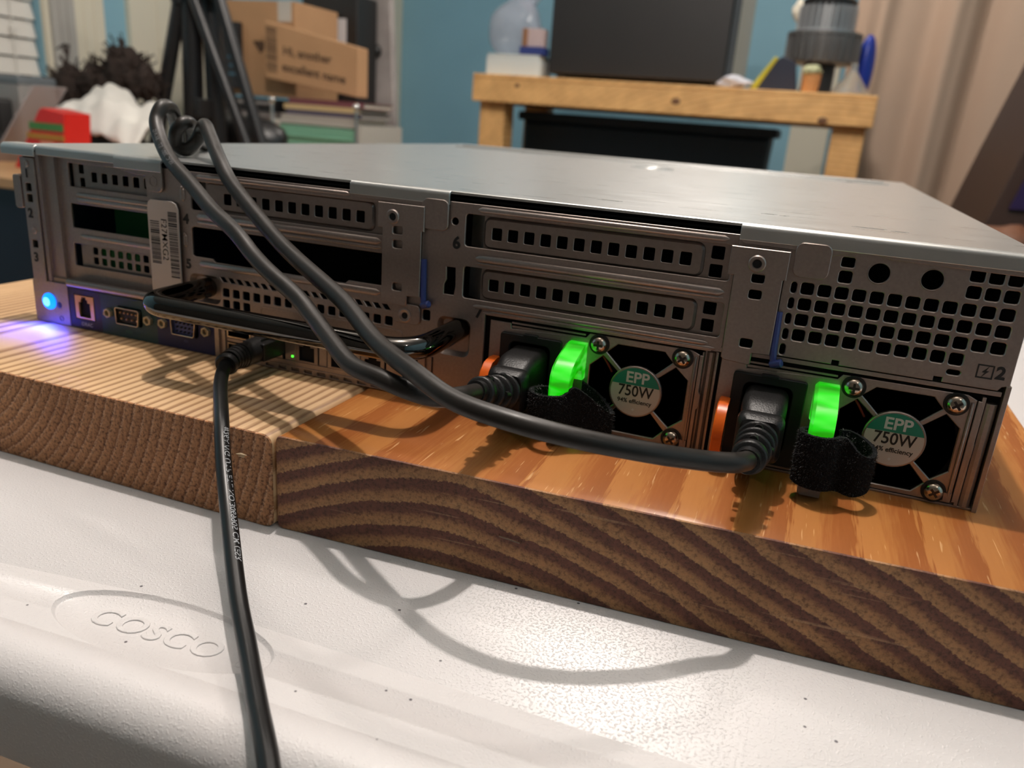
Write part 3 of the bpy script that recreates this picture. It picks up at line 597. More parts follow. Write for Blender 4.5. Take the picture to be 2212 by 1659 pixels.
def cord(pts, cx_, cz_, end, label):
    t = thing('power_cord', label, 'cable', (cx_, -30, 0), 'black power cords plugged into the server')
    path = crom(pts, 9)
    g = G(); g.tube(path, 3.15, 18); part(g, 'cable', RUBBER, t, smooth=60)
    g = G(); vs = []; n = 0
    secs = [(-.2, 7.6, 11.6), (-13, 7.6, 11.4), (-17, 7.2, 10.2), (-20.4, 6.6, 8.0)]
    rings = []
    for y, hw, hh in secs: rings.append([(cx_+p[0], y, cz_+p[1]) for p in rrect(0, 0, hw*2, hh*2, 3.4, 5)])
    m = len(rings[0]); vs = [p for r in rings for p in r]
    g.add(vs, [(i*m+k, i*m+(k+1) % m, (i+1)*m+(k+1) % m, (i+1)*m+k) for i in range(3) for k in range(m)]+[tuple(range(m)), tuple(3*m+k for k in range(m))[::-1]])
    part(g, 'plug_body', BLACKP, t, smooth=50)
    g = G(); rings = []
    for y, hw, hh in ((-20.2, 7.3, 8.2), (-21.6, 7.8, 8.6), (-24.4, 7.6, 8.2), (-26.4, 6.4, 7.0)): rings.append([(cx_+p[0], y, cz_+.2+p[1]) for p in rrect(0, 0, hw*2, hh*2, 3.0, 5)])
    vs = [p for r in rings for p in r]
    g.add(vs, [(i*m+k, i*m+(k+1) % m, (i+1)*m+(k+1) % m, (i+1)*m+k) for i in range(3) for k in range(m)]+[tuple(range(m)), tuple(3*m+k for k in range(m))[::-1]])
    ax = crom([(cx_, -24, cz_+.2), (cx_+(end[0]-cx_)*.3, -33, cz_+(end[2]-cz_)*.3), (cx_+(end[0]-cx_)*.68, -42, cz_+(end[2]-cz_)*.68), end], 8)
    fr = frames(ax); L_ = len(fr)
    g.tube([f[0] for f in fr], [4.9-.9*i/(L_-1) for i in range(L_)], 20)
    for k, c0 in enumerate((3, 8.2, 13.4, 19.4)):
        i = int(c0); R = (7.0, 6.6, 6.2, 5.7)[k]; w = (1.5, 1.5, 1.5, 3.2)[k]
        p, t_ = fr[i][0], fr[i][1]
        g.lathe([(3, -w/2), (R-.5, -w/2), (R, -w/2+.5), (R-.1, w/2-.5), (R-.6, w/2), (3, w/2)], p, t_, 28)
        if k < 3:
            q = fr[i+3][0]; a, b = fr[i][2], fr[i][3]
            for s_ in ((1, -1) if k % 2 else (1, -1)):
                d = (b if k % 2 else a)*s_*(R-1.6); g.tube([p+d, q+d], 1.5, 8)
    part(g, 'strain_relief', BLACKP, t, smooth=50)
    return t, path
cordB, pathB = cord(CB, 360.3, 20, (358.8, -50.5, 21.6), 'black power cord plugged into the right power supply, arching in front of the server')
cordA, pathA = cord(CA, 269, 19.6, (266.8, -49.5, 26.4), 'black power cord plugged into the left power supply, its upper loop stamped with pale letters')
def print_on(path, string, size, start, phi, r, parent, mat_, flip=1, bold=.02, stretch=1.0):
    """lettering wrapped round a cable: u runs along the cable from arc length start (mm), v round it"""
    fr = frames(path); s = [0]
    for i in range(1, len(path)): s.append(s[-1]+(path[i]-path[i-1]).length)
    def at(d):
        d = max(0, min(s[-1]-1e-3, d)); lo, hi = 0, len(s)-1
        while hi-lo > 1:
            md = (lo+hi)//2
            if s[md] <= d: lo = md
            else: hi = md
        t = (d-s[lo])/max(1e-6, s[lo+1]-s[lo]); a, b = fr[lo], fr[lo+1]
        return [a[k].lerp(b[k], t) for k in range(4)]
    camp = Vector(cam.location)/S
    mid = at(start+20); dv = (camp-mid[0]).normalized()
    base = math.atan2(dv.dot(mid[3]), dv.dot(mid[2]))+phi
    def fn(u, v, w):
        p, t, a, b = at(start+u*stretch); th = base+flip*v/r
        return p+(a*math.cos(th)+b*math.sin(th))*(r+.05)
    g = G(); g.text(string, size, fn, align='LEFT', bold=bold); return part(g, 'cable_print', mat_, parent, smooth=0, fix=False, label='pale printed lettering')
INKC = mat('pale_cable_ink', srgb(150, 152, 155), .6)
# ---------------------------------------------------------------- network cable
NET = [(146, -20, 11.5), (146.3, -26, 11.6), (147.6, -32.5, 11.2), (152.0, -41.0, 9.6), (159.5, -51.0, 8.0), (168.5, -61.5, 5.8), (177.6, -72.0, 2.6), (188.1, -84.0, -4.7), (203.2, -100.0, -14.8), (224.1, -122.0, -23.8), (239.6, -137.0, -28.1), (254.5, -152.0, -29.7), (268.6, -166.0, -30.2), (281.7, -180.0, -33.4), (300.7, -200.0, -48), (312, -214, -90), (316, -220, -170)]
nt_ = thing('network_cable', 'thin black network cable with printed letters, running off the front edge of the table', 'cable', (146, -20, 0))
pathN = crom(NET, 9)
g = G(); g.tube(pathN, 2.75, 18); part(g, 'cable', RUBBER2, nt_, smooth=60)
g = G(); g.box(140.2, 151.8, -14, 2, 7.4, 15.6); g.box(143.5, 148.5, -12, 1, 15.4, 16.8); part(g, 'plug_body', BLACKP, nt_, bevel=.8)
g = G(); fr = frames(pathN[:26]); 
g.tube([Vector((146, -12, 11.5))]+[f[0] for f in fr[:20]], [5.4]+[5.0-.085*i for i in range(20)], 20)
for i in (2, 5, 8, 11, 14): g.lathe([(3, -.9), (5.6-.07*i, -.9), (5.6-.07*i, .9), (3, .9)], fr[i][0], fr[i][1], 24)
g.lathe([(3, -1.2), (4.7, -1.2), (4.9, 0), (4.2, 1.4), (3, 1.4)], fr[19][0], fr[19][1], 24)
part(g, 'strain_relief', BLACKP, nt_, smooth=50)
print_on(pathN, '#26AWG UTP ETL NO.3069905 CM (ESR', 2.9, 66, -.62, 2.75, nt_, INKC, flip=1, stretch=1.18)
print_on(pathA, '105\u00b0C  300V  SJT  18AWG', 2.6, 205, -.35, 3.15, cordA, mat('faint_cable_ink', srgb(105, 106, 108), .6), flip=1)
# ---------------------------------------------------------------- hook-and-loop straps round the pull handles
def strap(pts, label, seed, t_=1.5):
    """a band standing on edge: points are (x, y, z_low, z_high)"""
    g = G(); P = crom([(p[0], p[1], p[2]) for p in pts], 7); Q = crom([(p[0], p[1], p[3]) for p in pts], 7); n = len(P); vs = []
    rr = random.Random(seed); rows = []
    for i in range(n):
        a = P[max(0, i-1)]; b = P[min(n-1, i+1)]; d = (b-a); nrm = Vector((-d.y, d.x, 0)); nrm = nrm.normalized() if nrm.length > 1e-6 else Vector((1, 0, 0)); rows.append((P[i], Q[i], nrm))
    K = 7
    for side in (1, -1):
        for (p, q, nn) in rows:
            for k in range(K): vs.append(p.lerp(q, k/(K-1))+nn*side*t_/2+Vector((rr.uniform(-.12, .12), rr.uniform(-.12, .12), 0)))
    o = n*K; fs = []
    for i in range(n-1):
        for k in range(K-1):
            fs.append((i*K+k, (i+1)*K+k, (i+1)*K+k+1, i*K+k+1)); fs.append((o+i*K+k, o+i*K+k+1, o+(i+1)*K+k+1, o+(i+1)*K+k))
        fs.append((i*K, o+i*K, o+(i+1)*K, (i+1)*K)); fs.append((i*K+K-1, (i+1)*K+K-1, o+(i+1)*K+K-1, o+i*K+K-1))
    for i in (0, n-1):
        for k in range(K-1): fs.append((i*K+k, i*K+k+1, o+i*K+k+1, o+i*K+k))
    g.add(vs, fs)
    # short loops of pile on both faces
    for _ in range(9000):
        i = rr.randrange(n-1); p, q, nn = rows[i]; u = rr.random(); b = p.lerp(q, u).lerp(rows[i+1][0].lerp(rows[i+1][1], u), rr.random())
        s_ = rr.choice((1, -1)); b = b+nn*s_*t_/2
        if rr.random() < .12: b = (q if rr.random() < .5 else p)+nn*rr.uniform(-.6, .6)
        tip = b+nn*s_*rr.uniform(.2, .85)+Vector((rr.uniform(-.6, .6), rr.uniform(-.6, .6), rr.uniform(-.7, .7)))
        w = Vector((rr.uniform(-.1, .1), rr.uniform(-.1, .1), rr.uniform(-.1, .1))); g.add([b-w, b+w, tip], [(0, 1, 2)], 1)
    lc = pts[0]
    return single(g, 'cable_strap', [VELCRO, PILE], (lc[0], lc[1], lc[2]), label, 'strap', 'black straps on the pull handles', smooth=60, fix=False)
def ell_pts(cx_, cy_, rx, ry, a0, a1, n, z0, z1): return [(cx_+rx*math.cos(a0+(a1-a0)*i/(n-1)), cy_+ry*math.sin(a0+(a1-a0)*i/(n-1)), z0(i/(n-1)) if callable(z0) else z0, z1(i/(n-1)) if callable(z1) else z1) for i in range(n)]
s2 = ell_pts(379.6, -18.6, 5.8, 4.9, .6, -PI*1.0, 7, 7.6, 24.0)+ell_pts(379.8, -18.8, 6.6, 6.2, -PI*1.1, -PI*1.85, 7, 5.8, 25.0)
s2 = ell_pts(379.8, -18.9, 6.3, 5.6, .9, 2*PI-.35, 12, lambda t: 7.6-1.8*t, lambda t: 24.0+1.0*t)+[(388.2, -20.0, 5.6, 24.4), (392.6, -21.2, 5.2, 20.6), (396.4, -18.6, 6.2, 19.2), (397.4, -13.8, 7.4, 20.2), (394.4, -9.8, 7.6, 22.0), (389.6, -8.6, 7.6, 23.6), (386.2, -10.4, 7.4, 24.0)]
strap(s2, 'black fuzzy strap around the right green handle, its tail curled into an open loop', 3)
s1 = ell_pts(284.6, -20.4, 6.9, 6.4, 1.2, 2*PI-.4, 11, lambda t: 7.6-1.8*t, lambda t: 21.2+.6*t)+[(294.0, -20.2, 5.4, 24.6), (298.6, -18.4, 4.6, 22.0), (303.4, -15.4, 4.0, 17.6), (306.8, -11.6, 4.0, 14.0), (305.0, -7.4, 4.6, 15.0), (299.6, -5.4, 6.0, 19.0), (293.2, -6.0, 8.0, 23.0)]
strap(s1, 'black fuzzy strap around the left green handle, drooping behind the long cable', 4)
# ---------------------------------------------------------------- boards under the server
PINE = [(0.0, (.70, .46, .25)), (.42, (.72, .48, .26)), (.66, (.42, .23, .10)), (.86, (.30, .15, .06)), (1.0, (.70, .46, .25))]
PINE_E = [(0.0, (.50, .245, .115)), (.5, (.42, .195, .085)), (.70, (.25, .105, .044)), (.84, (.60, .35, .21)), (1.0, (.50, .245, .115))]
AMBER = [(0.0, (.47, .19, .052)), (.30, (.45, .18, .047)), (.62, (.34, .11, .027)), (.9, (.31, .098, .023)), (.97, (.44, .175, .047)), (1.0, (.47, .19, .052))]
AMBER_E = [(0.0, (.46, .245, .11)), (.30, (.41, .20, .085)), (.56, (.175, .066, .040)), (.93, (.155, .055, .036)), (.97, (.44, .23, .10)), (1.0, (.46, .245, .11))]
def board(x0f, x1f, yf0, yf1, yb, m_side, m_end, label, rough):
    g = G(); n = 30
    rnd = random.Random(int(x0f)); T, Bz = 0.0, -38.0; rr_ = 2.2 if rough < .5 else 3.6
    prof = []
    for k, (sx, sz) in enumerate([(1, -1), (1, 1), (-1, 1), (-1, -1)]):
        a0 = -PI/2+k*PI/2
        for i in range(5):
            a = a0+i*PI/8; prof.append((sx, sz, rr_*math.cos(a)-sx*rr_, rr_*math.sin(a)-sz*rr_))
    def pt(p, y0, y1, f):
        x = (x1f if p[0] > 0 else x0f)+p[2]; t = (x-x0f)/(x1f-x0f); z = (T if p[1] > 0 else Bz)+p[3]
        return (x, y0+(y1-y0)*t, z)
    A = [pt(p, yf0+.6, yf1+.6, 0) for p in prof]; B = [pt(p, yb, yb, 0) for p in prof]; m = len(prof)
    cxm, czm = (x0f+x1f)/2, -19
    E_ = [((p[0]-cxm)*.998+cxm, p[1]-.6, (p[2]-czm)*.985+czm) for p in A]
    g.add(A+B, [(i, (i+1) % m, m+(i+1) % m, m+i) for i in range(m)], 0); g.add(B, [tuple(range(m))], 1)
    g.add(E_+A, [(i, (i+1) % m, m+(i+1) % m, m+i) for i in range(m)], 1); g.add(E_, [tuple(range(m))[::-1]], 1)
    return single(g, 'wooden_board', [m_side, m_end], (x0f, yf0, -38), label, 'board', smooth=40, weld=True)
# ring centres relative to each board's own corner
bl = board(-87, 194, -65.5, -65.5, 560, wood('pale_pine', (.107, .066), .0046, PINE, .5, .25, warp=.0012, wscale=9, scr=.0), wood('sawn_pine_end', (.107, .066), .0046, PINE_E, .85, 1.0, warp=.0016, wscale=16, pores=.85, fj=.6), 'pale pine board with fine straight grain and rough end, left one under the server', .8)
br = board(194.8, 472, -64.0, -50.0, 560, wood('amber_pine', (.070, -.212), .0090, AMBER, .27, .10, warp=.0042, wscale=18, scr=.55, hyp=(.53, .045), fj=.6, bigf=.45), wood('dark_pine_end', (.070, -.212), .0090, AMBER_E, .6, .8, warp=.0042, wscale=18, pores=.6, hyp=(.53, .045), fj=.3, saw=.5), 'amber varnished board with bold curved growth rings on its dark end', .3)
g = G(); g.tube([(283.2, -59.3, -19.4), (283.6, -60.4, -19.5), (291.0, -60.0, -20.4), (291.4, -58.9, -20.5)], .28, 8)
single(g, 'staple', SCREW, (287, -57, -20), 'tiny metal staple driven into the dark end of the amber board', 'staple')
rs = random.Random(8)
for k, (x, y, z, a) in enumerate(((181.6, -66.6, -9.6, .3),)):
    g = G(); g.tube([(x-2.6, y, z-.3), (x, y-.5, z+.4), (x+2.4, y-.2, z+.2)], [.15, .5, .1], 6); g.tube([(x-1.6, y, z-.9), (x+1.2, y-.4, z-.5)], [.2, .4], 6)
    single(g, 'wood_splinter', mat('pale_splinter', (.6, .45, .28), .7), (x, y, z), 'pale curled splinter on the rough end of the pine board', 'splinter')
# ---------------------------------------------------------------- white plastic folding table
def table_mat():
    m, nt, b = new_mat('speckled_white_plastic'); b.inputs['Roughness'].default_value = .34
    b.inputs['Subsurface Weight'].default_value = .0
    v = N(nt, 'ShaderNodeTexVoronoi'); v.inputs['Scale'].default_value = 135; L(nt, objco(nt, (1, 1, .2)), v.inputs['Vector'])
    r1 = ramp(nt, v.outputs['Distance'], [(.055, (0, 0, 0)), (.085, (1, 1, 1))])
    sel = N(nt, 'ShaderNodeSeparateColor'); L(nt, v.outputs['Color'], sel.inputs[0])
    r2 = ramp(nt, sel.outputs[0], [(.22, (0, 0, 0)), (.24, (1, 1, 1))])
    mx = N(nt, 'ShaderNodeMath', operation='MAXIMUM'); L(nt, r1, mx.inputs[0]); L(nt, r2, mx.inputs[1])
    c = N(nt, 'ShaderNodeMix', data_type='RGBA'); L(nt, mx.outputs[0], c.inputs[0]); c.inputs[6].default_value = (.10, .09, .10, 1); c.inputs[7].default_value = col4(srgb(212, 208, 207)); L(nt, c.outputs[2], b.inputs['Base Color'])
    n = N(nt, 'ShaderNodeTexNoise'); n.inputs['Scale'].default_value = 1100; n.inputs['Detail'].default_value = 2; L(nt, objco(nt), n.inputs['Vector'])
    rr = ramp(nt, n.outputs[0], [(.52, (0, 0, 0)), (.74, (1, 1, 1))]); add_bump(nt, b, rr, .38, .00028); return m
TABLE = table_mat()
tb = thing('folding_table', 'white speckled plastic folding table with an oval stamped maker mark', 'table', (202, 215, -778))
ca, sa = math.cos(math.radians(2.6)), math.sin(math.radians(2.6))
def TR(x, y): return (202+x*ca-y*sa, -131+x*sa+y*ca)      # table frame: origin at the stamped oval
YE = -31.5; R = 12
g = G()
ov = [(39.2*math.cos(2*PI*i/72), 14.2*math.sin(2*PI*i/72)) for i in range(72)]
XL, XR = -345, 1050
outer = [(XL, YE+R), (XR, YE+R), (XR, 740), (XL, 740)]
tri = tessellate_polygon([[Vector((*p, 0)) for p in outer], [Vector((*p, 0)) for p in ov]])
g.add([(*TR(*p), -38) for p in outer+ov], tri)
rg = [[(*TR(p[0]*k, p[1]*k2), z) for p in ov] for k, k2, z in ((1, 1, -38), (.994, .985, -38.25), (.978, .945, -39.3), (.966, .92, -39.6))]
for a, b in zip(rg, rg[1:]): g.add(a+b, [(i, (i+1) % 72, 72+(i+1) % 72, 72+i) for i in range(72)])
g.add(rg[-1], [tuple(range(72))])
pr = [(YE+R-R*math.sin(PI/2*i/10), -38-R+R*math.cos(PI/2*i/10)) for i in range(11)]+[(YE-.6, -64), (YE, -70), (YE+3, -71.5), (YE+6, -70), (YE+7, -48), (YE+R, -45)]
vs = [(*TR(x, p[0]), p[1]) for x in (XL, XR) for p in pr]; m = len(pr)
g.add(vs, [(i, i+1, m+i+1, m+i) for i in range(m-1)])
g.add([(*TR(x, y), z) for z in (-45, -46) for x, y in ((XL, YE+R), (XR, YE+R), (XR, 740), (XL, 740))], [(0, 1, 2, 3), (4, 7, 6, 5), (1, 2, 6, 5), (2, 3, 7, 6), (3, 0, 4, 7)])
part(g, 'table_top', TABLE, tb, smooth=50, weld=True, fix=True)
g = G(); g.text('COSCO', 10.6, lambda u, v, w: (*TR(u*1.18-1.6, v-.6), -39.62+max(0, w)*.9), ext=.30, bevel=.28, shear=.12, bold=.0, space=1.12)
g.text('\u00ae', 3.4, lambda u, v, w: (*TR(30.2+u, v-2.6), -39.62+max(0, w)*.6), ext=.25, bevel=.1)
part(g, 'raised_lettering', TABLE, tb, smooth=70, fix=False, label='raised white letters COSCO')
for x, y in ((-280, 60), (960, 60), (-280, 640), (960, 640)):
    g = G(); q = TR(x, y); g.tube([(q[0], q[1], -46), (q[0], q[1], -778)], 14, 14); part(g, 'leg', mat('grey_table_leg', (.2, .2, .21), .4, .5), tb)
g = G(); g.box(-60, 70, 100, 200, -60.0, -59) if False else None
# ---------------------------------------------------------------- the room
BLUEW = mat('pale_blue_wall_paint', srgb(140, 186, 204), .7, var=.04, vscale=3)
CREAM = mat('cream_trim_paint', srgb(226, 220, 200), .55); WHITEB = mat('white_blind', srgb(226, 222, 214), .5)
FLOORM = wood('tan_floor', (5, -30), .09, [(0, (.26, .18, .12)), (.9, (.18, .12, .08)), (1, (.26, .18, .12))], .5, .05)
FZ = -778.0
KW = 1.1696
def LY(y): return -286+(y+286)*KW
def LZ_(z): return 116+(z-116)*KW
g = G(); g.box(-2150, 1900, -1900, 4180, FZ-50, FZ); struct(g, 'floor', FLOORM, smooth=0)
g = G(); g.box(-2150, 1900, -1900, 4180, 1650, 1700); struct(g, 'ceiling', mat('white_ceiling', (.55, .53, .50), .8), smooth=0)
g = G(); g.box(-2150, 1900, 4080, 4180, FZ, 1650); struct(g, 'wall_back', BLUEW, smooth=0)
WY0, WY1, WZ0, WZ1 = LY(760), LY(1450), 86, 1350
g = G(); g.box(-2150, -2050, -1900, WY0, FZ, 1650); g.box(-2150, -2050, WY1, 4080, FZ, 1650); g.box(-2150, -2050, WY0, WY1, FZ, WZ0); g.box(-2150, -2050, WY0, WY1, WZ1, 1650)
struct(g, 'wall_left', BLUEW, smooth=0)
g = G(); g.box(1800, 1900, -1900, 4080, FZ, 1650); struct(g, 'wall_right', BLUEW, smooth=0)
g = G(); g.box(-2050, 1800, -1900, -1800, FZ, 1650); struct(g, 'wall_front', mat('dark_taupe_wall', (.12, .105, .09), .8), smooth=0)
g = G(); g.prism([(WY0-60, WZ0-60), (WY1+60, WZ0-60), (WY1+60, WZ1+60), (WY0-60, WZ1+60)], [[(WY0, WZ0), (WY1, WZ0), (WY1, WZ1), (WY0, WZ1)]], -2052, -2030, 'x', 3)
w1 = struct(g, 'window_1', CREAM, smooth=0)
g = G(); g.box(-2125, -2121, WY0, WY1, WZ0, WZ1); part(g, 'window_pane', mat('night_glass', (.01, .012, .015), .05), w1, smooth=0)
bd = thing('venetian_blind', 'white slatted blind hanging in the window on the left wall', 'blind', (-2075, 1340, 90))
g = G()
z = 108
while z < 1330:
    g.add([(-2072, WY0+5, z-24), (-2078, WY0+5, z-22), (-2090, WY0+5, z+28), (-2084, WY0+5, z+29), (-2072, WY1-5, z-24), (-2078, WY1-5, z-22), (-2090, WY1-5, z+28), (-2084, WY1-5, z+29)],
          [(0, 1, 2, 3), (7, 6, 5, 4), (0, 4, 5, 1), (1, 5, 6, 2), (2, 6, 7, 3), (3, 7, 4, 0)]); z += 56
o = part(g, 'slat', WHITEB, bd, smooth=0); o['kind'] = 'stuff'
g = G()
g.tube([(-2068, LY(1372), 90), (-2068, LY(1372), 1330)], 2.2, 8); g.lathe([(3, 0), (9, 6), (10, 26), (4, 34)], (-2067, LY(1372), 250), (0, 0, 1), 14); part(g, 'pull_cord', WHITEB, bd)
# cream door casings and boards standing against the left wall
for i, (a, b, d) in enumerate(((1462, 1536, 34), (1540, 1648, 22), (1744, 2080, 22))):
    a, b = LY(a), LY(b); g = G(); g.box(-2052, -2050+d, a, b, FZ, 1600)
    for q in range(1, 3): y = a+(b-a)*q/3; g.box(-2050+d, -2048+d+2, y-4, y+4, FZ, 1600)
    struct(g, 'trim_%d' % (i+1), CREAM if i else mat('grey_trim_paint', srgb(178, 176, 170), .6), bevel=2)
g = G(); g.box(-2050, -2024, 3840, 4080, FZ, 1650); struct(g, 'trim_4', CREAM, bevel=2)
g = G(); g.box(180, 360, 4056, 4082, FZ, 1600); struct(g, 'trim_5', CREAM, bevel=2)
g = G(); g.box(-2024, 1800, 4066, 4080, FZ, FZ+90); struct(g, 'baseboard_back', CREAM, bevel=2)
# ------------------------------------------------ workbench
BW = wood('light_stud_wood', (.5, -.30), .016, [(0, srgb(244, 196, 132)), (.6, srgb(238, 186, 118)), (.9, srgb(222, 164, 98)), (1, srgb(244, 196, 132))], .55, .1, warp=.006, wscale=3)
DKW = mat('worn_brown_wood', srgb(120, 82, 52), .6, var=.2, vscale=8)
bx0, bx1, by0, by1, bz = -757, 474, 2250, 2850, 253
wb = thing('workbench', 'home-made workbench of pale studs at the back, the big black case on it', 'workbench', (-140, 2550, FZ))
def stud(name, *a, lab=None): g = G(); g.box(*a); return part(g, name, BW, wb, lab, bevel=3)
stud('front_rail', bx0, bx1, by0, by0+38, 168, bz-14); stud('back_rail', bx0, bx1, by1-38, by1, 168, bz-14)
stud('side_rail', bx0, bx0+38, by0+39, by1-39, 168, bz-14); stud('side_rail', bx1-38, bx1, by0+39, by1-39, 168, bz-14)
g = G()
for i in range(5): g.box(bx0, bx1, by0+i*120+1, by0+i*120+119, bz-13, bz)
part(g, 'bench_top', BW, wb, bevel=2)
for x, y in ((bx0+14, by0+39), (bx1-103, by0+39), (bx0+14, by1-128), (bx1-103, by1-128)): stud('leg', x, x+89, y, y+89, FZ, 167)
stud('lower_rail', bx0+104, bx1-104, by1-80, by1-42, -360, -271)
for kx, kz, ka in ((-600, 222, 9), (-85, 205, 14), (340, 178, 14)): g = G(); g.ell((kx, by0-.5, kz), ka, 1.5, ka*.7); part(g, 'knot', DKW, wb, 'darker wood knot')
# dark lidded block added to stand for the shade under the bench
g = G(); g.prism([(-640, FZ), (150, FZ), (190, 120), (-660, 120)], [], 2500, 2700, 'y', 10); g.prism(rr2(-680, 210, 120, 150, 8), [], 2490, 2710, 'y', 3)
single(g, 'under_bench_shade', mat('dark_slate_blue_shade', srgb(30, 46, 56), .5), (-225, 2600, FZ), 'big dark slate blue block standing in for shade under the workbench', 'shade block')
# things on the bench
BL = mat('matt_black_case', srgb(34, 33, 33), .45, var=.1, vscale=5); SILV = mat('silver_trim', srgb(150, 155, 160), .3, .7)
pc = thing('computer_case', 'large plain black case standing upright in the middle of the workbench', 'computer case', (-250, 2500, bz))
g = G(); g.box(-528, 36, 2330, 2740, bz+16, bz+560); part(g, 'body', BL, pc, bevel=6)
g = G(); g.box(37, 58, 2334, 2736, bz+16, bz+560); part(g, 'side_panel', mat('smoked_panel', srgb(78, 84, 88), .15, .2), pc, 'greyer side panel', bevel=2)
for x in (-500, 0):
    for y in (2360, 2700): g = G(); g.box(x, x+30, y-15, y+15, bz, bz+16); part(g, 'foot', BL, pc)
g = G(); g.box(-735, -548, 2300, 2420, bz, bz+58); g.prism(rr2(-735, -548, 2300, 2420, 14), [], bz+58, bz+66, 'z', 2)
single(g, 'storage_box', mat('white_box', srgb(214, 222, 222), .3), (-640, 2360, bz), 'small white lidded box on the left end of the workbench, under the clear bag', 'box', bevel=4)
def crumple(c, r, seed, amp=.28, n=22, m=16):
    rnd = random.Random(seed); ks = [(Vector((rnd.gauss(0, 1), rnd.gauss(0, 1), rnd.gauss(0, 1)))*2.4, rnd.uniform(0, 6), rnd.uniform(.3, 1)) for _ in range(9)]
    g = G(); g.ell(c, *r, n, m, jit=lambda d: amp*sum(a*math.sin(k.dot(d)+p) for k, p, a in ks)/3); return g
CLEAR = mat('clear_plastic_film', srgb(205, 210, 225), .18, alpha=.45, var=.12, vscale=14, bump=1, bscale=18)
g = crumple((-665, 2385, bz+156), (100, 45, 84), 4, .22); g.tube(crom([(-640, 2385, bz+210), (-610, 2390, bz+250), (-585, 2385, bz+330)], 5), [34, 28, 22, 18, 18, 20, 22, 26, 30, 34, 38][:11], 12)
single(g, 'plastic_bag', CLEAR, (-665, 2385, bz+66), 'crumpled clear plastic bag piled on the small white box', 'bag', smooth=70)
g = G(); g.box(-612, -545, 2305, 2360, bz+92, bz+146); g.box(-614, -596, 2304, 2361, bz+92, bz+146, 1)
tb_ = single(g, 'small_carton', [mat('pale_pink_card', srgb(196, 176, 176), .5), mat('brown_card_side', srgb(150, 104, 70), .5)], (-580, 2330, bz+92), 'tiny pale carton with a brown side, beside the black case', 'box', bevel=1)
g = G(); g.box(-620, -540, 2300, 2366, bz+67, bz+91); single(g, 'blue_folder', mat('deep_blue_card', srgb(46, 62, 128), .5), (-580, 2330, bz+67), 'thin deep blue pack under the tiny pale carton', 'pack', bevel=1)
# finned grey lamp housing standing on its rim
hl = thing('finned_lamp_housing', 'grey ribbed round lamp housing, two tiers, at the right end of the workbench', 'lamp housing', (300, 2480, bz))
GR = mat('grey_cast_metal', srgb(112, 112, 112), .4, .4); GR2 = mat('light_grey_fins', srgb(160, 163, 165), .35, .4)
g = G(); g.lathe([(0, 92), (94, 92), (98, 100), (104, 168), (108, 170), (108, 178), (0, 178)], (300, 2480, bz), (0, 0, 1), 44)
for i in range(24):
    a = 2*PI*i/24; c, s_ = math.cos(a), math.sin(a); g.prism([(300+96*c-2*s_, 2480+96*s_+2*c), (300+109*c-2*s_, 2480+109*s_+2*c), (300+109*c+2*s_, 2480+109*s_-2*c), (300+96*c+2*s_, 2480+96*s_-2*c)], [], bz+98, bz+176, 'z')
g.lathe([(56, 0), (60, 2), (46, 20), (46, 92)], (300, 2480, bz), (0, 0, 1), 30, mi=1)
part(g, 'lower_housing', [GR, BL], hl)
g = G(); g.lathe([(0, 0), (88, 0), (88, 8), (66, 10), (66, 76), (0, 76)], (298, 2480, bz+178), (0, 0, 1), 40)
for i in range(30):
    a = 2*PI*i/30; c, s_ = math.cos(a), math.sin(a); q = [(298+64*c-3*s_, 2480+64*s_+3*c), (298+84*c-3*s_, 2480+84*s_+3*c), (298+84*c+3*s_, 2480+84*s_-3*c), (298+64*c+3*s_, 2480+64*s_-3*c)]
    g.prism(q, [], bz+186, bz+252, 'z')
part(g, 'fin_ring', GR2, hl)
g = G(); g.lathe([(0, 0), (76, 0), (78, 14), (60, 26), (56, 60), (0, 60)], (298, 2480, bz+254), (0, 0, 1), 36); g.tube(crom([(246, 2480, bz+312), (250, 2480, bz+350), (336, 2480, bz+350), (346, 2480, bz+312)], 5), 7, 10); part(g, 'top_cap', BL, hl)
g = G(); g.ell((212, 2600, bz+258), 26, 18, 34, jit=lambda d: .1*math.sin(5*d.x+4*d.z)); g.box(206, 218, 2594, 2606, bz, bz+230)
single(g, 'round_brush', mat('cream_bristle', srgb(220, 214, 196), .8), (212, 2600, bz), 'cream tufted brush standing behind the ribbed lamp housing', 'brush')
g = crumple((430, 2560, bz+95), (26, 30, 100), 9, .14); single(g, 'blue_bag', mat('royal_blue_plastic', srgb(24, 50, 150), .35), (430, 2560, bz), 'royal blue plastic bag leaning at the right end of the workbench', 'bag', smooth=70)
g = G(); g.prism([(118, bz+1), (252, bz+1), (236, bz+84), (196, bz+98), (170, bz+76)], [], 2330, 2372, 'y', 2, mi=0); g.prism([(112, bz), (134, bz), (186, bz+92), (176, bz+96)], [], 2326, 2374, 'y', 2, mi=1)
single(g, 'tool_pouch', [mat('navy_fabric', srgb(42, 48, 64), .8), mat('yellow_stripe', srgb(190, 180, 40), .5)], (185, 2350, bz), 'navy pouch with a yellow edge lying on the workbench left of the tan jar', 'pouch', bevel=3)
g = G()
g.lathe([(0, 0), (20, 0), (22, 3), (26, 52), (24, 52), (19, 6), (0, 6)], (288, 2310, bz), (0, 0, 1), 26)
for k in range(6): g.lathe([(22.4+.7*k, 0), (23.8+.7*k, 2), (22.6+.7*k, 4)], (288, 2310, bz+6+8*k), (0, 0, 1), 26)
bk = single(g, 'wicker_jar', mat('tan_wicker', srgb(206, 150, 96), .6), (288, 2310, bz), 'small tan ribbed pot holding greenery on the front of the workbench', 'pot')
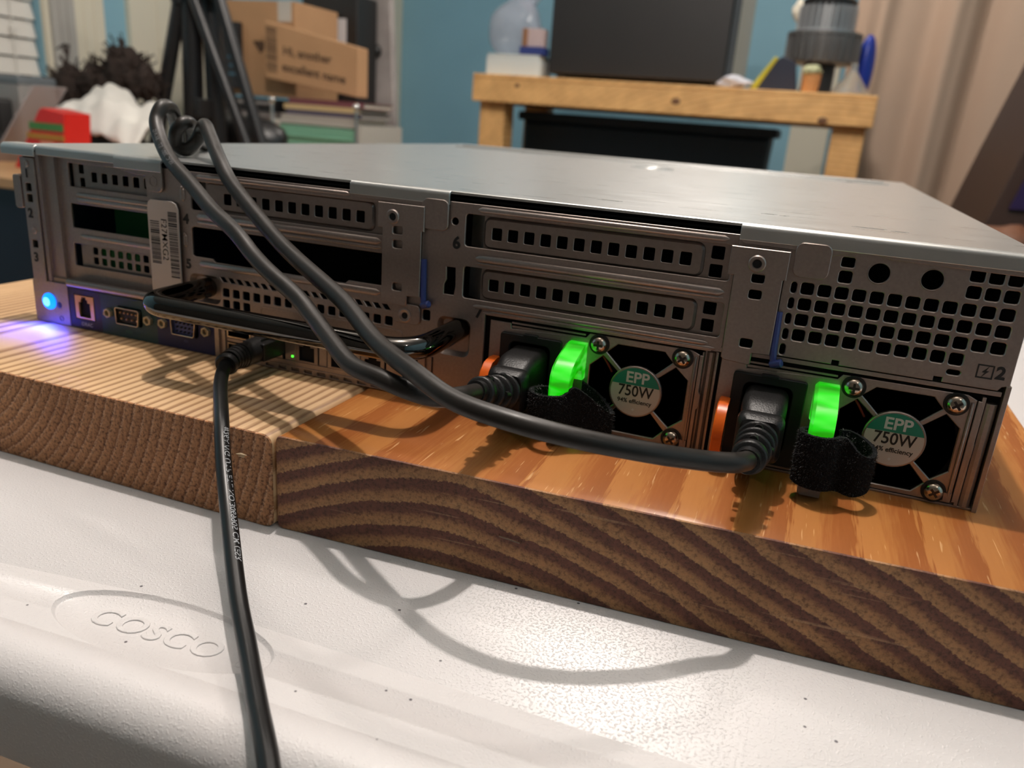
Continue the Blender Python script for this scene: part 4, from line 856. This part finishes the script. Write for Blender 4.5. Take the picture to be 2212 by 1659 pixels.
g = crumple((288, 2310, bz+62), (30, 28, 13), 12, .35); single(g, 'posy', mat('pale_green_sprigs', srgb(176, 178, 140), .7, var=.4, vscale=60), (288, 2310, bz+50), 'pale green and pink sprigs in the small tan pot', 'flowers', smooth=80)
g = G(); g.lathe([(0, 0), (50, 0), (54, 3), (12, 62), (9, 70), (9, 84), (11, 85), (8, 85), (7, 70), (50, 4), (0, 3)], (398, 2312, bz), (0, 0, 1), 32)
single(g, 'glass_flask', mat('clear_glass', (.9, .95, .95), .03, trans=.9, alpha=.75), (398, 2312, bz), 'clear conical glass flask on the right end of the workbench', 'flask', smooth=60)
g = crumple((75, 2310, bz+18), (46, 26, 16), 15, .3); single(g, 'crumpled_wrap', mat('white_plastic_wrap', srgb(196, 196, 204), .3), (75, 2310, bz), 'crumpled white wrapping beside the black case on the workbench', 'wrapping', smooth=70)
# ------------------------------------------------ curtain
CURT = mat('beige_curtain_cloth', srgb(176, 153, 134), .85, bump=.2, bscale=300)
g = G(); n = 220; vs = []; rows = 26
for j in range(rows):
    t = j/(rows-1); zz = 1500+(FZ+20-1500)*t
    for i in range(n):
        u = i/(n-1); x = 385+ (1330-240*max(0, t-.25))*u-14*t
        ph = u*44+1.2*math.sin(u*9+t*1.4)+.7*math.sin(u*23); y = 2960-150*u+(34*math.sin(ph)+14*math.sin(ph*.5+1)+8*math.sin(ph*2.3+t))*(.75+.35*t)
        vs.append((x, y, zz))
g.add(vs, [(j*n+i, j*n+i+1, (j+1)*n+i+1, (j+1)*n+i) for j in range(rows-1) for i in range(n-1)])
cu = single(g, 'curtain', CURT, (850, 2900, FZ), 'long beige curtain hanging in folds behind the right end of the workbench', 'curtain', smooth=80, fix=False)
sd = cu.modifiers.new('cloth', 'SOLIDIFY'); sd.thickness = .003
# dark shelf and bundles at the far right
g = G(); g.box(900, 1500, 1500, 1530, FZ, -560) if False else None
DB = mat('dark_brown_wood', srgb(56, 38, 30), .5)
sh = thing('dark_cabinet', 'dark wooden cabinet leaning out at the right edge of the picture', 'cabinet', (1010, 1750, FZ))
g = G(); g.prism([(770, FZ), (1300, FZ), (1300, 440), (800, 440), (722, 127), (690, -10), (680, -60), (770, -60)], [], 1560, 2060, 'y', 3); part(g, 'carcass', DB, sh)
g = G(); g.prism([(722, 20), (742, 100), (960, 100), (960, 20)], [], 1552, 1559, 'y', 1); part(g, 'door', mat('dark_violet_panel', srgb(38, 24, 66), .4), sh, 'dark violet panel')
g = G(); g.ell((700, 1400, -30), 60, 50, 30, jit=lambda d: .12*math.sin(6*d.x)); g.box(690, 712, 1390, 1410, FZ, -50); g.lathe([(120, 0), (120, 12), (0, 14)], (700, 1400, FZ), (0, 0, 1), 24)
single(g, 'padded_stool', mat('brown_leather', srgb(112, 72, 50), .4), (700, 1400, FZ), 'brown padded stool just past the right edge of the server', 'stool', smooth=60)
# ------------------------------------------------ left side: desk and clutter
desk = thing('desk', 'low desk at the far left carrying the clutter', 'desk', (-1350, 1500, FZ))
DZ = -72
g = G(); g.box(-1690, -985, 905, 2300, DZ-22, DZ); part(g, 'desk_top', mat('tan_desk_wood', srgb(190, 148, 104), .5), desk, bevel=2)
for x in (-1660, -1060):
    for y in (950, 2230): g = G(); g.box(x, x+45, y, y+45, FZ, DZ-22); part(g, 'leg', BL, desk)
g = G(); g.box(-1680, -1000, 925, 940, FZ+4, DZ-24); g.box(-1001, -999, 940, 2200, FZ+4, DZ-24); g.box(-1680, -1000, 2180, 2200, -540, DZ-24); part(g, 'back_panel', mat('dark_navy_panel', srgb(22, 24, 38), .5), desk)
g = G()
g.prism([(-1395, DZ), (-1235, DZ), (-1222, 58), (-1290, 66), (-1300, 60)], [], 1080, 1150, 'y', 2, mi=0)
g.box(-1330, -1228, 1078, 1079.8, 18, 34, 1); g.box(-1340, -1228, 1077.6, 1079.8, -2, 10, 2); g.box(-1300, -1262, 1077.4, 1079.8, -30, -6, 3)
single(g, 'snack_carton', [mat('bright_red_card', srgb(214, 40, 34), .4), mat('green_band', srgb(70, 130, 66), .5), mat('ochre_band', srgb(176, 128, 44), .5), mat('pale_patch', srgb(226, 150, 120), .5)], (-1300, 1110, DZ), 'red carton with green and ochre bands on the desk', 'carton', smooth=20)
g = G(); g.box(-1660, -1528, 1222, 1330, DZ, 128); g.box(-1662, -1526, 1220, 1332, 108, 132, 1)
single(g, 'grey_bin', [mat('grey_bin_plastic', srgb(150, 146, 142), .5), mat('slate_lid', srgb(108, 114, 118), .5)], (-1540, 1340, DZ), 'grey bin with a slate rim at the far left of the desk', 'bin', bevel=8)
g = G(); g.prism(rr2(-1625, -1536, -71, 76, 10), [], 1168, 1204, 'y', 3); g.lathe([(12, 0), (26, 6), (26, 10), (0, 10)], (-1566, 1168, 20), (0, -1, 0), 20, mi=1)
single(g, 'black_gadget', [BL, SILV], (-1550, 1186, DZ), 'black gadget with a pale dial in front of the grey bin', 'gadget', smooth=40)
g = G(); g.add([(-1530, 1120, DZ), (-1360, 1120, 112), (-1354, 1120, 110), (-1522, 1120, DZ), (-1530, 1210, DZ), (-1360, 1210, 112), (-1354, 1210, 110), (-1522, 1210, DZ)], [(0, 1, 2, 3), (7, 6, 5, 4), (0, 4, 5, 1), (1, 5, 6, 2), (2, 6, 7, 3), (3, 7, 4, 0)])
single(g, 'clear_tray', mat('clear_acrylic', srgb(224, 214, 214), .1, alpha=.4, spec=.8), (-1450, 1200, DZ), 'clear plastic tray leaning left of the red carton', 'tray', smooth=0)
# crumpled white papers over a black bag
g = crumple((-1330, 1332, -34), (130, 34, 34), 21, .2); single(g, 'black_bag', mat('black_bag_cloth', (.006, .006, .007), .7), (-1350, 1420, DZ), 'black cloth bag under the white papers', 'bag', smooth=70)
g = G(); n = 26; vs = []
for j in range(18):
    for i in range(n):
        u, v = i/(n-1), j/17; x = -1484+290*u; y = 1236+130*v
        z = 34+48*math.sin(PI*min(1, u*1.15+.05))**1.5*(1-.35*v)+9*math.sin(9*u+5*v)+7*math.sin(19*u-8*v)+5*math.sin(31*u+9*v)-36*max(0, .35-v)*2+55*v-26*u*(1-v); vs.append((x, y, z))
g.add(vs, [(j*n+i, j*n+i+1, (j+1)*n+i+1, (j+1)*n+i) for j in range(17) for i in range(n-1)])
pp = single(g, 'white_papers', mat('white_paper', srgb(228, 224, 216), .7), (-1340, 1370, 20), 'rumpled sheaf of white paper draped over the black bag', 'paper', smooth=70, fix=False)
sd = pp.modifiers.new('thickness', 'SOLIDIFY'); sd.thickness = .006
# shaggy brown bundle
rnd = random.Random(11); FUR = mat('dark_brown_fur', srgb(52, 40, 34), .9, var=.35, vscale=40)
g = G()
bq_ = [(-1665, 1500, 110, 85, 50, 70), (-1560, 1500, 130, 80, 50, 55), (-1470, 1500, 165, 70, 55, 75), (-1410, 1490, 140, 60, 50, 52), (-1700+40, 1490, 60, 60, 45, 35)]
blobs = [(364+(x-364)*.961, 1430, 116+(z-116)*.961, a*.96, 38, c*.96) for x, y, z, a, b, c in bq_]
for k, (x, y, z, a, b, c) in enumerate(blobs): g.ell((x, y, z), a*.86, b, c*.86, 18, 14, jit=lambda d, k=k: .12*math.sin(7*d.x+3*d.z+k)+.08*math.sin(13*d.z+5*d.y))
for _ in range(520):
    x, y, z, a, b, c = rnd.choice(blobs); d = Vector((rnd.gauss(0, 1), rnd.gauss(0, .7), rnd.gauss(0.1, 1))).normalized()
    p = Vector((x+d.x*a*.8, y+d.y*b*.9, z+d.z*c*.8)); q = p+d*rnd.uniform(10, 34)+Vector((rnd.uniform(-14, 14), 0, rnd.uniform(-6, 10))); r_ = q+Vector((rnd.uniform(-14, 14), rnd.uniform(-8, 8), rnd.uniform(-20, 8)))
    g.tube([p, q, r_], [2.6, 1.8, .5], 4, caps=False)
for k in range(16):
    a = rnd.uniform(1.2, 2.6); p = Vector((-1592, 1430, 188)); g.tube(crom([p, p+Vector((math.cos(a)*30, 0, math.sin(a)*34)), p+Vector((math.cos(a)*46-10, 0, math.sin(a)*30))], 4), 1.2, 4, caps=False)
g.ell((-1480, 1430, 30), 150, 36, 60, 18, 12); g.box(-1560, -1370, 1405, 1455, DZ, 10)
single(g, 'shaggy_bundle', FUR, (-1480, 1430, DZ), 'dark brown shaggy curly bundle behind the white papers', 'fur bundle', smooth=80, fix=False)
# black light stand
st = thing('light_stand', 'tall black tripod stand with folded legs rising in front of the cardboard boxes', 'stand', (-1215, 1500, DZ))
BM = mat('black_satin_metal', (.014, .014, .015), .35)
def leg_(a, b, r): g = G(); g.tube([a, b], r, 12); part(g, 'leg', BM, st)
leg_((-1268, 1505, 350), (-1395, 1505, DZ+8), 19); leg_((-1232, 1520, 700), (-1262, 1520, DZ+2), 27); leg_((-1206, 1540, 700), (-1194, 1540, DZ+2), 25); leg_((-1205, 1480, 360), (-1020, 1480, DZ+6), 15); leg_((-1140, 1500, 360), (-994, 1500, DZ+6), 15)
leg_((-1262, 1500, 700), (-1268, 1500, 340), 20); leg_((-1220, 1500, 700), (-1150, 1500, 352), 14)
for bb in ((-1415, -1362, 1470, 1530, 20, 84), (-1215, -1190, 1470, 1560, 60, 110)): g = G(); g.box(*bb); part(g, 'clamp', BM, st, bevel=4)
g = G(); g.box(-1290, -1140, 1470, 1560, 360, 400); part(g, 'hub', BM, st, bevel=6)
g = crumple((-1215, 1650, 8), (150, 66, 78), 31, .15); single(g, 'dark_holdall', BM, (-1215, 1640, DZ), 'black holdall behind the legs of the stand', 'bag', smooth=70)
# cardboard boxes
CARD = mat('brown_cardboard', srgb(186, 144, 104), .75, var=.05, vscale=10); TAPE = mat('pale_parcel_tape', srgb(196, 190, 180), .3)
stk = 132
bxb = thing('cardboard_box', 'large brown cardboard box behind the stand, a tape strip along its top', 'box', (-1440, 2130, stk))
g = G(); g.box(-1600, -1275, 2012, 2255, stk, 420); part(g, 'box_body', CARD, bxb, bevel=3)
g = G(); g.prism([(-1440, 300), (-1380, 300), (-1410, 262)], [], 2009, 2012, 'y'); part(g, 'print', mat('dark_print', srgb(90, 66, 46), .7), bxb, smooth=0)
g = G(); g.box(-1340, -1290, 2010, 2256, 360, 421); part(g, 'tape', TAPE, bxb, smooth=0)
g = G(); g.box(-1592, -1478, 1985, 2008, 150, 352); g2 = single(g, 'blue_black_pack', mat('near_black_pack', srgb(34, 36, 40), .5), (-1540, 1996, 150), 'dark flat pack with faint blue marks against the large cardboard box', 'pack', bevel=2)
g = G()
for k in range(4): g.box(-1520+4*(k % 2), -1492, 1983, 1985, 190+26*k, 198+26*k)
part(g, 'print', mat('faint_blue_print', srgb(70, 110, 128), .5), g2, smooth=0)
# tilted box with barcode and two lines of lettering
A0 = Vector((-1342, 1950, 0)); ang = math.radians(-6); ux = Vector((math.cos(ang), math.sin(ang)*0+.06, 0))
tx = thing('cardboard_box', 'small brown parcel with a barcode strip and two printed lines, before the larger box', 'box', (-1190, 2000, stk))
def fp(u, v, w=0):      # face frame of the parcel: u to the right, v up, w out towards the viewer
    return (-1350+u, 1950+.10*u-w, 188+v-.145*u*(1 if v < 90 else 1))
g = G(); q = [fp(0, 0), fp(322, 6), fp(322, 150), fp(0, 168)]; bq = [(p[0]+8, p[1]+48, p[2]) for p in q]
g.add(q+bq, [(0, 1, 2, 3), (7, 6, 5, 4), (0, 4, 5, 1), (1, 5, 6, 2), (2, 6, 7, 3), (3, 7, 4, 0)]); part(g, 'box_body', CARD, tx, bevel=3)
g = G(); rnd = random.Random(2); v = 22
g2_ = G()
while v < 148:
    h = rnd.choice((1.5, 3, 4.5)); g.add([fp(8, v, 1), fp(46, v, 1), fp(46, v+h, 1), fp(8, v+h, 1)], [(0, 1, 2, 3)]); v += h+rnd.choice((2, 3, 4))
part(g, 'barcode_print', mat('brown_print', srgb(84, 62, 44), .7), tx, smooth=0); g = G()
g.text('Hi, another', 36, lambda u, v_, w: fp(66+u, 92+v_+.03*u, 1), align='LEFT', bold=.9); g.text('excellent name', 36, lambda u, v_, w: fp(62+u, 44+v_+.02*u, 1), align='LEFT', bold=.9)
part(g, 'print', mat('brown_print', srgb(84, 62, 44), .7), tx, smooth=0)

# black case with white label behind
bl_ = thing('equipment_case', 'black case with a white label behind the parcel', 'case', (-1310, 2330, 100))
g = G(); g.box(-1430, -1205, 2268, 2400, 100, 480); part(g, 'body', BL, bl_, bevel=6)
g = G(); g.box(-1326, -1250, 2265, 2268, 320, 404); part(g, 'label', mat('white_label', srgb(214, 212, 214), .5), bl_, smooth=0)
g = G(); g.prism([(-1330, FZ), (-1085, FZ), (-1182, 700), (-1330, 900), (-1370, 700)], [], 2420, 2450, 'y', 4)
single(g, 'ironing_board', mat('mottled_grey_cloth', srgb(158, 150, 146), .8, var=.25, vscale=9), (-1230, 2435, FZ), 'mottled grey padded board standing upright by the blue wall', 'ironing board', smooth=40)
g = G(); g.ell((-1212, 2404, 318), 22, 16, 22); g.tube([(-1212, 2404, 318), (-1212, 2424, 318)], 12, 10); single(g, 'black_knob', BL, (-1212, 2400, 318), 'round black knob beside the top corner of the parcel', 'knob')  # round black knob on a short stem
# low stack: mint drawer unit, books and trays on the desk's far end
dr = thing('drawer_unit', 'clear drawer unit with a mint green drawer on the desk below the parcel', 'drawer unit', (-1120, 1980, DZ))
PL = mat('milky_plastic', srgb(190, 186, 176), .3)
g = G(); g.prism(rr2(-1282, -965, DZ, 66), [rr2(-1262, -985, DZ+8, 56)], 1905, 2160, 'y', 1); part(g, 'housing', PL, dr)
g = G(); g.box(-1260, -987, 1901, 2150, DZ+9, 52); g.box(-1256, -991, 1893, 1901, 16, 24); part(g, 'drawer', mat('mint_plastic', srgb(128, 180, 152), .3), dr, 'mint green drawer', bevel=3)
cols = [(176, 168, 158), (84, 78, 96), (206, 180, 132), (120, 70, 76)]
hs_ = [18, 14, 16, 17]; zz = 66.5; labs = ['thick grey paperback at the bottom of the stack on the drawer unit', 'slim violet-grey book second from the bottom of the stack on the drawer unit', 'cream book third in the stack on the drawer unit', 'maroon book on top of the stack on the drawer unit']
for k in range(4):
    b_ = thing('book', labs[k], 'book', (-1120, 2010, zz), 'books stacked on the drawer unit'); dx = (-6, 10, -2, 14)[k]
    g = G(); g.prism(rr2(-1258+dx, -985+dx, zz, zz+hs_[k]), [], 1915+4*k, 1917+4*k, 'y'); g.box(-1258+dx, -985+dx, 1917+4*k, 2110, zz, zz+2); g.box(-1258+dx, -985+dx, 1917+4*k, 2110, zz+hs_[k]-2, zz+hs_[k]); part(g, 'cover', mat('book_cover', srgb(*cols[k]), .5), b_, smooth=0)
    g = G(); g.box(-1255+dx, -990+dx, 1918+4*k, 2105, zz+2.2, zz+hs_[k]-2.2); part(g, 'pages', mat('page_edges', srgb(214, 206, 190), .8), b_, smooth=0)
    zz += hs_[k]+.3
CH = mat('chrome', (.9, .9, .9), .06, 1)
for k, (x, z, lab) in enumerate(((-1275, 122, 'left'), (-972, 118, 'right'))):
    g = G(); g.tube([(x, 1885, DZ), (x, 1885, z-8)], 5, 10); g.ell((x, 1885, z), 11, 11, 11, 18, 12)
    single(g, 'chrome_post', CH, (x, 1885, DZ), 'chrome ball-topped post at the %s front corner of the drawer unit' % lab, 'post', 'chrome posts by the drawer unit', smooth=70)
zz = DZ
for k, (h, c) in enumerate(((46, (40, 44, 44)), (34, (110, 104, 102)), (40, (30, 30, 34)), (34, (120, 112, 108)), (40, (26, 26, 28)))):
    g = G(); g.box(-1500+6*(k % 2), -1292, 1925, 2140, zz, zz+h); g.box(-1490, -1300, 1921, 1925, zz+h*.55, zz+h*.75, 1)
    single(g, 'equipment_tray', [mat('tray_body', srgb(*c), .35), mat('tray_lip', srgb(150, 146, 144), .3)], (-1400, 2030, zz), '%s tray of the dark stack under the large cardboard box' % ('lowest', 'second', 'middle', 'fourth', 'topmost')[k], 'tray', 'stack of dark trays', bevel=3); zz += h+.4
